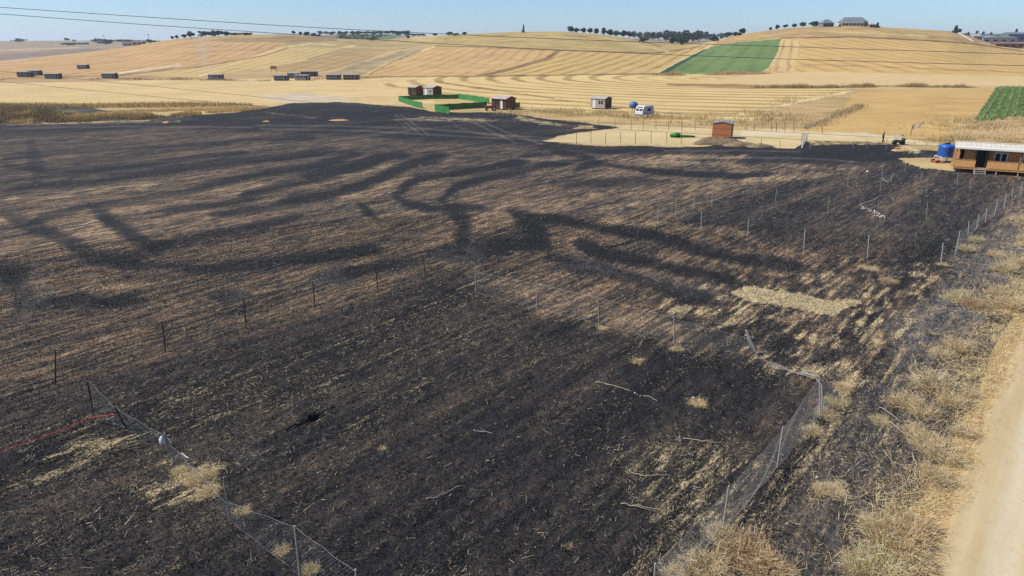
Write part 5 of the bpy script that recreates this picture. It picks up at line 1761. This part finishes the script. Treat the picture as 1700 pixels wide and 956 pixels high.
# ------------------------------------------------------------------ thistles and tufts
def bush_mesh(name, seed, n, m, spread=1.0, heads=0, hgt=1.0):
    r_ = np.random.default_rng(seed)
    a = r_.uniform(0, 6.283, n)
    rr = np.sqrt(r_.random(n)) * .45
    root = np.stack([rr * np.cos(a), rr * np.sin(a), np.zeros(n)], 1)
    a2 = a + r_.normal(0, .6, n)
    el = r_.uniform(.2, 1.5, n) if spread <= 1 else r_.uniform(.05, .9, n)
    L = r_.uniform(.35, 1.0, n) * (.7 + .3 * np.sin(3 * a + seed))
    d = np.stack([np.cos(a2) * np.cos(el) * spread, np.sin(a2) * np.cos(el) * spread, np.sin(el) * hgt], 1)
    k = 4
    s = np.linspace(0, 1, k)
    P = root[:, None, :] + d[:, None, :] * L[:, None, None] * s[None, :, None]
    P[..., 2] -= (s ** 2)[None, :] * L[:, None] * r_.uniform(0, .35, n)[:, None]
    P += np.cumsum(r_.normal(0, .055, P.shape), 1)
    P[..., 2] = np.maximum(P[..., 2], -.02)
    # twigs
    nt_ = int(n * 1.2)
    pi = r_.integers(0, n, nt_)
    st0 = P[pi, r_.integers(1, k, nt_)]
    dd = r_.normal(0, 1, (nt_, 3))
    dd[:, 2] = np.abs(dd[:, 2]) * .6
    dd /= np.linalg.norm(dd, axis=1, keepdims=True)
    tl = r_.uniform(.08, .28, nt_)
    Tw = st0[:, None, :] + dd[:, None, :] * tl[:, None, None] * s[None, :, None]
    Pm = np.concatenate([P, Tw])
    tone = np.concatenate([r_.beta(2, 2, n), r_.beta(2.2, 1.8, nt_)])
    W = np.concatenate([r_.uniform(.005, .010, n), r_.uniform(.004, .009, nt_)])[:, None] * np.linspace(1, .5, k)[None, :]
    v, q, tn = ribbons(Pm, W, tone)
    if heads:
        hi = r_.integers(0, nt_, heads)
        c = Tw[hi, -1]
        rad = r_.uniform(.022, .05, heads)
        oct_ = np.array([[1, 0, 0], [0, 1, 0], [-1, 0, 0], [0, -1, 0], [0, 0, 1], [0, 0, -1]], float)
        hv = (c[:, None, :] + oct_[None] * rad[:, None, None]).reshape(-1, 3)
        fq = np.array([[0, 1, 4, 4], [1, 2, 4, 4], [2, 3, 4, 4], [3, 0, 4, 4]])
        fq = np.array([[4, 0, 5, 1], [4, 1, 5, 2], [4, 2, 5, 3], [4, 3, 5, 0]])
        hq = (np.arange(heads) * 6)[:, None, None] + fq[None]
        q = np.concatenate([q, hq.reshape(-1, 4) + len(v)])
        v = np.concatenate([v, hv])
        tn = np.concatenate([tn, np.full(heads * 6, .95)])
    return mesh_np(name, v, q, m, tn)


BV = [bush_mesh('thistle_bush', s_, 1100, M['thistle'], 1.0, h_, 1.05) for s_, h_ in ((1, 60), (2, 25), (3, 90), (4, 40))]
TV = [bush_mesh('grass_tuft', s_, 420, M['drygrass'], .75, 0, 1.1) for s_ in (11, 12, 13)]
ME_ = [bush_mesh('weed_mat', s_, 420, M['thistle'], 1.25, 30, .40) for s_ in (21, 22)]


def bush(px, size, mesh_, label, cat, name, hs=1.0, group=None):
    p = at(*px)
    o = link(name, mesh_)
    o.location = (p.x, p.y, p.z - .02)
    o.scale = (size, size, size * hs)
    o.rotation_euler = (0, 0, random.uniform(0, 6.28))
    return tag(o, label, cat, group)


big = [((1545, 645), 1.45, 2, 1.0, 'largest pink tan thistle bush full of pale seed heads, by the road'), ((1500, 672), 1.15, 0, .8, 'tan thistle bush just left of the largest one'),
       ((1580, 670), 1.1, 1, .8, 'orange tan thistle bush between the largest one and the road'), ((1530, 688), 1.0, 3, .8, 'brown thistle bush in front of the largest one'),
       ((1608, 655), .7, 1, .7, 'small dark thistle bush right on the road edge'),
       ((1592, 582), 1.2, 1, .9, 'rounded tan thistle bush alone on the grey ash'), ((1562, 590), .9, 3, .7, 'greenish tan thistle bush left of the rounded one on the ash'),
       ((1590, 500), 1.25, 2, .9, 'golden thistle bush at the left of the clump by the road bend'), ((1622, 510), 1.1, 0, .8, 'low thistle bush in the middle of the clump by the road bend'),
       ((1675, 512), 1.35, 1, .9, 'thistle bush at the right of the clump by the road bend'), ((1655, 490), .9, 3, .8, 'thistle bush at the back of the clump by the road bend'),
       ((1668, 450), 1.3, 0, .9, 'tall tan thistle bush on the ash above the clump'), ((1690, 440), 1.0, 2, .8, 'tan thistle bush at the picture edge above the clump'), ((1655, 425), .9, 3, .7, 'thin thistle bush near the verge fence'),
       ((1605, 415), 1.0, 2, .7, 'golden thistle bush at the foot of the verge fence corner'), ((1622, 400), .9, 3, .7, 'twiggy thistle bush leaning on the verge fence'),
       ((1690, 365), 1.1, 0, .6, 'low thistle bush at the picture edge beside the verge fence'), ((1700, 400), 1.0, 1, .8, 'thistle bush on the ash at the right picture edge'),
       ((1565, 440), .7, 3, .35, 'flat pale thistle at the foot of the last enclosure post'),
       ((1445, 448), .9, 1, .45, 'small golden thistle in the rows below the enclosure'), ((1475, 468), .9, 3, .45, 'small greenish thistle in the rows below the enclosure'),
       ((1490, 905), 1.5, 1, .75, 'broad yellow thistle bush at the road, nearer than the fork branch'), ((1465, 885), 1.1, 3, .7, 'yellow thistle bush left behind the broad one'), ((1520, 880), 1.0, 0, .7, 'tan thistle bush right behind the broad one'),
       ((1455, 950), 1.35, 0, .8, 'yellow thistle bush at the bottom picture edge by the road'), ((1520, 940), 1.0, 2, .6, 'thistle bush touching the road at the bottom edge'), ((1420, 940), .8, 1, .6, 'small thistle bush at the bottom edge on the ash'),
       ((1540, 740), 1.1, 3, .7, 'brown thistle bush below the largest group'), ((1565, 760), 1.1, 1, .7, 'yellow thistle bush at the road below the largest group'), ((1545, 790), .9, 0, .7, 'grey brown thistle bush beside the fork branch'), ((1520, 720), .9, 3, .6, 'reddish thistle bush on the ash below the largest group'),
       ((1560, 800), .9, 2, .6, 'pale thistle bush between the fork branch and the road'), ((1600, 720), .8, 1, .6, 'thistle bush hugging the road edge below the dark one'),
       ((1372, 690), .8, 3, .6, 'tan thistle at the foot of the bunched netting'), ((1390, 672), .75, 1, .6, 'tan thistle right behind the bunched netting'), ((1350, 718), .75, 2, .6, 'golden thistle below the bent corner post'), ((1400, 645), .7, 0, .5, 'low thistle just above the bunched netting'),
       ((1195, 890), .75, 2, .9, 'thistle with round pale seed heads at the fence foot'), ((1240, 925), 1.5, 3, .65, 'pinkish straw thistle sprawling at the lower middle'), ((1275, 950), 1.2, 0, .6, 'pinkish straw thistle at the bottom edge near the fence'),
       ((1175, 950), 1.15, 1, .8, 'yellow thistle mound at the bottom edge under the wire fence'), ((1120, 955), .7, 3, .5, 'thin thistle at the bottom edge behind the wire fence'),
       ((1385, 815), .8, 1, .4, 'orange tan low thistle on the ash in the middle'), ((1365, 812), .6, 2, .4, 'low thistle with seed heads left of the orange tan one'),
       ((1460, 700), .7, 3, .5, 'thin thistle left of the paired pale sticks')]
for px, s_, vi, hs, lab in big:
    bush(px, s_ * .80, BV[vi], lab, 'thistle', 'thistle_bush', hs * 1.25)
tufts = [((325, 800), .85, 0, 1.1, 'yellow tuft of dry grass under the near wire fence'), ((350, 820), .7, 1, 1.0, 'yellow tuft of dry grass right of the one under the fence'), ((300, 785), .65, 2, .6, 'brown flattened tuft left under the near wire fence'),
         ((345, 790), .7, 2, .5, 'brown tuft behind the yellow ones under the fence'), ((516, 950), .55, 1, 1.0, 'pale tuft right of the nearest fence post'), ((468, 915), .5, 0, .7, 'pale tuft left of the nearest fence post'), ((400, 850), .6, 2, .4, 'flat brown tuft at the foot of the fourth fence post'),
         ((1160, 670), .8, 2, .35, 'flat brown tuft on the scorched patch by the white stone'), ((1125, 580), .7, 1, .4, 'tuft at the foot of the standing netting fence post'), ((1000, 545), .6, 0, .4, 'flat tuft at the foot of the middle netting post'),
         ((635, 745), .35, 0, .6, 'tiny pale tuft in the black field above the short stick'), ((945, 910), .3, 1, 1.0, 'tiny upright yellow tuft at the bottom of the black field'), ((1060, 600), .7, 2, .35, 'flat straw tuft left of the broken fence')]
for px, s_, vi, hs, lab in tufts:
    bush(px, s_ * .8, TV[vi], lab, 'grass tuft', 'grass_tuft', hs)
# low scrub and dead stems on the ash strip
parts_ = []
for kk in range(110):
    u, dv_ = rng.uniform(2, 62), .3 + rng.gamma(1.6, 1.3)
    x0, y0 = u * ROW[0] + (RV0 - dv_) * NRM[0], u * ROW[1] + (RV0 - dv_) * NRM[1]
    if fbm(np.array([x0 / 3]), np.array([y0 / 3]), 3, 99)[0] < .46 + .022 * dv_:
        continue
    nn_ = int(rng.uniform(30, 90))
    sp = rng.uniform(.2, .6)
    x, y = x0 + rng.normal(0, sp, nn_), y0 + rng.normal(0, sp, nn_)
    parts_.append(blades(x, y, rng.uniform(.06, .36, nn_), rng.uniform(.5, 1.5, nn_), rng.uniform(.004, .008, nn_) * (1 + u / 60), np.clip(rng.beta(2, 2, nn_) * (1.1 - dv_ * .05), 0, 1), droop=.3, z0=.01))
stuff('dry_scrub', parts_, M['thistle'], 'low dry scrub and dead stems on the grey ash beside the road', 'scrub')


# ------------------------------------------------------------------ trees
def crown_mesh(name, seed, kind, m):
    r_ = np.random.default_rng(seed)
    n = 620
    if kind == 'round':
        cl = r_.normal(0, 1, (11, 3))
        cl /= np.linalg.norm(cl, axis=1, keepdims=True)
        cl *= r_.uniform(.12, .34, (11, 1))
        cl[:, 2] = cl[:, 2] * .85 + .57
        rad = r_.uniform(.15, .25, 11)
    elif kind == 'wide':
        cl = r_.normal(0, 1, (13, 3)) * np.array([.27, .27, .13])
        cl[:, 2] += .5
        rad = r_.uniform(.12, .22, 13)
    else:                                       # conical
        zz_ = np.linspace(.12, .95, 12)
        a = r_.uniform(0, 6.28, 12)
        q = (1.02 - zz_) * .22
        cl = np.stack([q * np.cos(a), q * np.sin(a), zz_], 1)
        rad = (1.08 - zz_) * .24
    ci = r_.integers(0, len(cl), n)
    d = r_.normal(0, 1, (n, 3))
    d /= np.linalg.norm(d, axis=1, keepdims=True)
    c = cl[ci] + d * rad[ci][:, None] * r_.uniform(.6, 1.05, (n, 1))
    s1 = r_.normal(0, 1, (n, 3))
    s1 /= np.linalg.norm(s1, axis=1, keepdims=True)
    s2 = np.cross(s1, d + r_.normal(0, .4, (n, 3)))
    s2 /= np.linalg.norm(s2, axis=1, keepdims=True)
    L = r_.uniform(.045, .085, (n, 1))
    v = np.stack([c - s1 * L - s2 * L * .6, c + s1 * L - s2 * L * .6, c + s1 * L + s2 * L * .6, c - s1 * L + s2 * L * .6], 1).reshape(-1, 3)
    q = np.arange(n * 4).reshape(-1, 4)
    tone = np.repeat(np.clip(r_.random(len(cl))[ci] * .5 + r_.random(n) * .5, 0, 1), 4)
    return mesh_np(name, v, q, m, tone)


trunk_me = MB().tube([(0, 0, -.06), (.01, 0, .22), (-.01, .01, .55)], [.035, .026, .014], 6).tube([(0, 0, .28), (.14, .05, .55)], [.016, .008], 5).tube([(0, 0, .3), (-.12, -.06, .58)], [.016, .008], 5).mesh('trunk', M['bark'])
CR = {'round': [crown_mesh('crown', s_, 'round', M['leaf']) for s_ in (1, 2, 3, 4)], 'wide': [crown_mesh('crown', s_, 'wide', M['leaf']) for s_ in (5, 6, 7)],
      'cone': [crown_mesh('crown', s_, 'cone', M['leaf']) for s_ in (8, 9)], 'light': [crown_mesh('crown', s_, 'wide', M['leaf_light']) for s_ in (15, 16)]}


def tree(xc, yt, yb, w, label, group, kind='round', rmin=0, vi=0):
    p = at(xc, yb, rmin)
    d = math.hypot(p.x, p.y)
    ppm = F / (p.y * CP + (CAM_H - p.z) * SP)
    h = max((yb - yt) / ppm, 1.2) * random.uniform(.86, 1.12)
    ww = max(w / ppm, .8) * random.uniform(.85, 1.25)
    vi = random.randrange(12)
    o = thing('tree' if kind != 'cone' else 'conifer_tree', label, 'tree', (p.x, p.y, p.z - .1), random.uniform(0, 6.28), group)
    o.scale = (1, 1, 1)
    wf = {'round': .80, 'wide': .80, 'cone': .55, 'light': .8}[kind]
    for nm, me_ in (('trunk', trunk_me), ('crown', CR[kind][vi % len(CR[kind])])):
        c = link(nm, me_, o)
        c.scale = (ww / wf, ww / wf, h)
    return o


ridge = [(947, 44, 54, 8), (957, 44, 52, 7), (969, 43, 53, 7), (980, 43, 53, 7), (990, 45, 54, 8), (1002, 44, 55, 9), (1013, 47, 57, 10), (1024, 49, 59, 11), (1035, 50, 61, 10), (1045, 51, 62, 10), (1053, 52, 64, 9),
         (1062, 52, 65, 9), (1073, 52, 66, 10), (1083, 51, 67, 10), (1094, 51, 68, 11), (1106, 51, 68, 11)]
for k, (x, yt, yb, w_) in enumerate(ridge):
    tree(x, yt, yb, w_ * 1.3, 'round dark tree, %s from the left of the row down the middle hill crest' % ORD[k], 'row of trees down the middle hill crest', 'round', 0, k)
saddle = [(1116, 52, 67, 11), (1127, 49, 69, 12), (1138, 49, 71, 13), (1150, 50, 70, 13), (1160, 51, 69, 12), (1133, 60, 74, 10), (1116, 62, 73, 9), (1068, 61, 70, 8), (1172, 52, 66, 9), (1180, 52, 66, 10), (1186, 59, 70, 8),
          (1197, 52, 64, 11), (1208, 53, 62, 11), (1220, 52, 60, 11)]
for k, (x, yt, yb, w_) in enumerate(saddle):
    tree(x, yt, yb, w_ * 1.3, 'dark tree, %s of the dense clump in the dip between the hills' % ORD[k], 'clump of trees in the dip between the hills', 'wide' if k % 2 else 'round', 0, k)
for k, (x, yt, yb, w_) in enumerate([(1233, 46, 55, 8), (1279, 45, 50, 4), (1290, 40, 47, 5), (1304, 39, 46, 5), (1319, 38, 45, 7), (1333, 36, 44.5, 7), (1352, 35, 44, 13)]):
    tree(x, yt, yb, (w_) * 1.35, 'small tree on the bare right hilltop, %s from the left before the villas' % ORD[k], 'small trees leading to the villas', 'round', 0, k)
for k, (x, yt, yb, w_) in enumerate([(1394, 38, 44, 3), (1436, 36, 46, 5), (1456, 38, 46, 5), (1363, 38, 44, 3)]):
    tree(x, yt, yb, (w_) * 1.35, 'dark shrub tree, %s of those round the villas' % ORD[k], 'shrub trees round the villas', 'cone' if k != 1 else 'round', 0, k)
p = at(869, 53)
tree(869, 42, 54, 3.5, 'thin lone tree on the top of the middle hill', None, 'cone', 0, 1)
for k, (x, yt, yb, w_) in enumerate([(286, 60, 65, 5), (294, 57, 63.5, 5), (306, 56, 63, 5), (317, 52, 62.5, 8), (341, 50, 60, 10), (352, 51, 60, 9), (364, 48, 59.5, 12), (375, 51, 58.5, 8), (389, 52, 58, 7), (407, 53, 58, 7)]):
    tree(x, yt, yb, (w_) * 1.35, 'dark tree on the left hill crest, %s from the left' % ORD[k], 'trees on the left hill crest', 'wide' if k > 3 else 'round', 0, k)
for k in range(16):
    x = 490 + k * 7.2 + (2 if k % 3 else -2)
    tree(x, 51.2 + (k % 3) * .7, 57.6, (6.5 if k > 2 else 4) * 1.35, 'small dark tree, %s from the left of the far row behind the crest' % ORD[k], 'far row of small trees behind the crest', 'round', 905 if x > 545 else 0, k)
for k, (x, yt, yb, w_) in enumerate([(609, 50, 56.5, 10), (620, 50, 56.5, 10), (632, 49.5, 56.5, 11), (647, 49, 57, 11), (662, 50.5, 58, 13), (674, 50, 58, 14), (686, 53.5, 58.5, 9), (696, 54.5, 59.5, 9)]):
    tree(x, yt, yb, (w_) * 1.35, 'broad dark tree above the far green plot, %s from the left' % ORD[k], 'broad trees above the far green plot', 'wide', 905, k)
for k, (x, yt, yb, w_) in enumerate([(722, 54, 60, 6), (746, 52.5, 59.5, 9), (757, 54, 59.5, 7), (771, 53, 58, 5), (677, 58, 64, 5), (616, 62, 67.5, 8)]):
    tree(x, yt, yb, (w_) * 1.35, 'dark tree at the rim between the left and middle hills, %s of them' % ORD[k], 'trees at the rim between the left and middle hills', 'round', 0, k)
for k, (x, yt, yb, w_) in enumerate([(26, 66.5, 69, 5), (31, 64, 69, 7), (38, 65.5, 69, 6), (112, 62.5, 68, 4), (122, 65.5, 68.5, 4), (158, 65.5, 70, 7), (166, 65, 70, 8), (175, 66.5, 73, 12), (183, 66.5, 70.5, 8), (205, 65, 70, 10),
                                     (221, 66, 70.5, 8), (233, 66, 70.5, 7), (246, 65.5, 70.5, 6), (257, 67, 71, 7), (113, 71, 75, 10), (121, 70.5, 74, 6)]):
    tree(x, yt - 1.6, yb, (w_) * 1.35, 'far tree on the left skyline, %s of them' % ORD[k], 'far trees on the left skyline', 'wide', 905, k)
for k, (x, yt, yb, w_, kd) in enumerate([(1586, 41, 54.5, 10, 'cone'), (1591, 46, 55.5, 8, 'wide'), (1608, 48.5, 56, 4, 'round'), (1621, 49.5, 57, 4.5, 'round'), (1632, 53, 58.5, 4, 'round'), (1645, 54, 59, 3.5, 'round'), (1685, 49, 61, 7, 'cone'),
                                         (1693, 54, 62, 11, 'wide'), (1702, 53, 62, 12, 'wide'), (1660, 57.5, 61, 9, 'wide'), (1671, 57.5, 61, 9, 'wide'), (1601, 54, 59, 8, 'wide'), (1613, 56, 62, 9, 'wide')]):
    tree(x, yt, yb, w_, 'blue green tree in the far town at the right, %s of them' % ORD[k], 'trees in the far town at the right', kd, 0 if k < 2 else 905, k)


for k in range(34):
    x = 566 + (k % 12) * 7.4 + random.uniform(-2, 2)
    y = 59.3 + (k // 12) * 2.6 + random.uniform(-.5, .5)
    if x > 640 - (k // 12) * 6:
        continue
    tree(x, y - 2.6, y, 5.0, 'low green fruit tree in the rows of the far green plot', 'fruit trees on the far green plot', 'light', 905, k)


# ------------------------------------------------------------------ far houses
def villa(px, w, d, h, rh, label, rmin=0, rz=0.0, roof='slate', wall='plaster_far', hip=.3, win=5, group=None, storeys=1):
    p = at(px[0], px[1], rmin)
    o = thing('villa', label, 'house', (p.x, p.y, p.z - .3), rz, group)
    part('wall', MB().box((0, d / 2, h / 2), (w, d, h)), M[wall], o)
    e = .6
    x0, x1, y0, y1 = -w / 2 - e, w / 2 + e, -e, d + e
    rx0, rx1, ym = -w / 2 + w * hip, w / 2 - w * hip, d / 2
    rm = MB()
    rm.add([(x0, y0, h + .01), (x1, y0, h + .01), (x1, y1, h + .01), (x0, y1, h + .01), (rx0, ym, h + rh), (rx1, ym, h + rh)],
           [(0, 1, 5, 4), (1, 2, 5), (2, 3, 4, 5), (3, 0, 4), (3, 2, 1, 0)])
    part('roof', rm, M[roof], o)
    for s in range(storeys):
        for k in range(win):
            x = -w / 2 + w * (k + .5) / win
            part('window', MB().box((x, -.04, h * (s + .55) / storeys), (w / win * .45, .12, h / storeys * .5)), M['dark'], o)
    return o


vb = villa((1418, 43), 25, 11, 4.0, 4.6, 'large villa with long grey hipped roof on the right hilltop', 0, R(-6), hip=.16, win=7)
part('veranda_band', MB().box((0, -.5, 3.4), (25.4, .8, .9)), M['white_trim'], vb)
villa((1375, 44.5), 11, 9, 3.8, 3.4, 'smaller grey hipped house left of the large hilltop villa', 0, R(8), hip=.32, win=3, wall='slate')
villa((1449, 45.5), 6, 5, 2.6, 1.2, 'low reddish outbuilding right of the large hilltop villa', 0, R(4), roof='tile', wall='tile', win=2)


def block(px, w, d, h, mt, label, rmin=905, roof=None, arched=False, win=3, rz=0.0):
    p = at(px[0], px[1], rmin)
    o = thing('building', label, 'building', (p.x, p.y, p.z - .5), rz, None)
    part('wall', MB().box((0, d / 2, h / 2), (w, d, h)), M[mt], o)
    if arched:
        n = 9
        pr_ = [(-w / 2 - .5, h)] + [(-w / 2 - .5 + (w + 1) * i / n, h + 2.2 * math.sin(math.pi * min(max(i / n, .02), .98)) ** .6) for i in range(1, n)] + [(w / 2 + .5, h)]
        part('roof', MB().prism([(x, z + .02) for x, z in pr_], -.8, d + .8), M[roof], o)
    else:
        part('roof', MB().prism_x([(-.6, h + .02), (d + .6, h + .02), (d / 2, h + h * .22)], -w / 2 - .6, w / 2 + .6), M[roof or 'tile'], o)
    for k in range(win):
        part('window', MB().box((-w / 2 + w * (k + .5) / win, -.06, h * .5), (w / win * .4, .16, h * .3)), M['dark'], o)
    return o


block((1659, 71), 46, 22, 7, 'plaster_far', 'long white roofed hall in the far town', 905, 'white_sheet', True, 4)
block((1690, 70), 30, 16, 11, 'slate', 'grey slab building right of the white roofed hall', 905, 'slate', False, 4)
block((1630, 70), 18, 10, 7, 'container', 'dark building cluster left of the white roofed hall', 905, 'slate', False, 3)
block((1620, 70.5), 7, 6, 6, 'plaster_far', 'small white house left of the dark building', 905, 'plaster_far', False, 2)
block((1676, 78.5), 24, 7, 3.6, 'tile', 'long low reddish shed below the far town', 700, 'tile', False, 4)
block((1694, 79), 5, 4, 2.6, 'plaster_far', 'tiny white hut beside the low reddish shed', 700, 'white_sheet', False, 1)
wp = [at(1591, 56), at(1597, 59), at(1604, 63), at(1612, 67.5), at(1617, 70)]
wb = MB()
cw = wp[0].copy()
for a_, b_ in zip(wp[:-1], wp[1:]):
    for k in range(3):
        p0, p1 = a_.lerp(b_, k / 3) - cw, a_.lerp(b_, (k + .7) / 3) - cw
        wb.tube([p0 + Vector((0, 0, .4)), p1 + Vector((0, 0, .4))], .8, 4)
o = link('garden_wall', wb.mesh('garden_wall', M['plaster_far']))
o.location = cw
tag(o, 'broken white wall running down beside the right hill', 'wall')
for k, (x, y, w_, lab, mt, rf_) in enumerate([(134, 74, 12, 'white far house on the left plain, left of its pair', 'plaster_far', 'pale_roof'), (140, 74, 9, 'white far house on the left plain, right of its pair', 'plaster_far', 'pale_roof'),
                                              (172, 72, 26, 'blue grey far house among the left skyline trees', 'container_blue', 'slate'), (212, 76, 14, 'pale far house low on the left plain', 'plaster_far', 'tile'), (228, 76, 12, 'pale far house rightmost on the left plain', 'plaster_far', 'tile'),
                                              (205, 69, 30, 'long dark far house on the left skyline', 'container_blue', 'slate')]):
    block((x, y), w_, 8, 4.5, mt, lab, 905, rf_, False, 2)
for k, (x, y, lab) in enumerate(((396, 56, 'low white house on the left hill crest, between the trees'), (412, 57, 'tiny white house right of the low white one on the left crest'))):
    block((x, y), 6, 4, 2.6, 'plaster_far', lab, 0, 'white_sheet', False, 2)
p = at(174, 70, 905)
for x, lab in ((174, 'thin mast on the left skyline, left of the pair'), (248, 'thin mast on the left skyline, right of the pair')):
    p = at(x, 70, 905)
    ms = thing('mast', lab, 'mast', p)
    part('shaft', MB().tube([(0, 0, -1), (0, 0, 15)], [.5, .3], 6), M['steel'], ms)
    part('head', MB().box((0, 0, 14), (2.2, .5, 2.0)), M['steel'], ms)

# ------------------------------------------------------------------ smoke rising from the stubble
sm_ = bpy.data.materials.new('smoke')
sm_.use_nodes = True
sn_ = sm_.node_tree
sn_.nodes.clear()
vp = sn_.nodes.new('ShaderNodeVolumePrincipled')
vp.inputs['Color'].default_value = (.92, .92, .95, 1)
vp.inputs['Density'].default_value = .022
so_ = sn_.nodes.new('ShaderNodeOutputMaterial')
sn_.links.new(vp.outputs[0], so_.inputs['Volume'])
sp0 = at(357, 137)
smb = MB().lathe([(.3, .2), (1.2, 2), (2.0, 6), (2.6, 10), (2.9, 14), (2.4, 17), (.4, 19)], n=14)
smb.v = [(x - .12 * z + .8 * math.sin(z * .5), y, z) for x, y, z in smb.v]
o = link('smoke', smb.mesh('smoke', sm_, True))
o.location = sp0 + Vector((0, -4, 0))
tag(o, 'thin wisp of pale smoke rising beside the lone grey blue cabin', 'smoke', kind='stuff')

# ------------------------------------------------------------------ air
hz = MB().box((0, 0, 0), (2, 2, 2))
hm = bpy.data.materials.new('haze')
hm.use_nodes = True
hn = hm.node_tree
hn.nodes.clear()
pv_ = hn.nodes.new('ShaderNodeVolumePrincipled')
pv_.inputs['Color'].default_value = (.80, .88, 1.0, 1)
pv_.inputs['Density'].default_value = HAZE
pv_.inputs['Anisotropy'].default_value = .2
ho = hn.nodes.new('ShaderNodeOutputMaterial')
hn.links.new(pv_.outputs[0], ho.inputs['Volume'])
zlo, zhi = float(ZM.min()) - 1.0, float(max(ZB.max() + 14, 60))
hz = MB().box((0, 0, (zlo + zhi) / 2), (29000, 29000, zhi - zlo))
o = link('haze', hz.mesh('haze', hm))
o['kind'] = 'stuff'
o['label'] = 'thin summer haze over the fields'
o['category'] = 'haze'
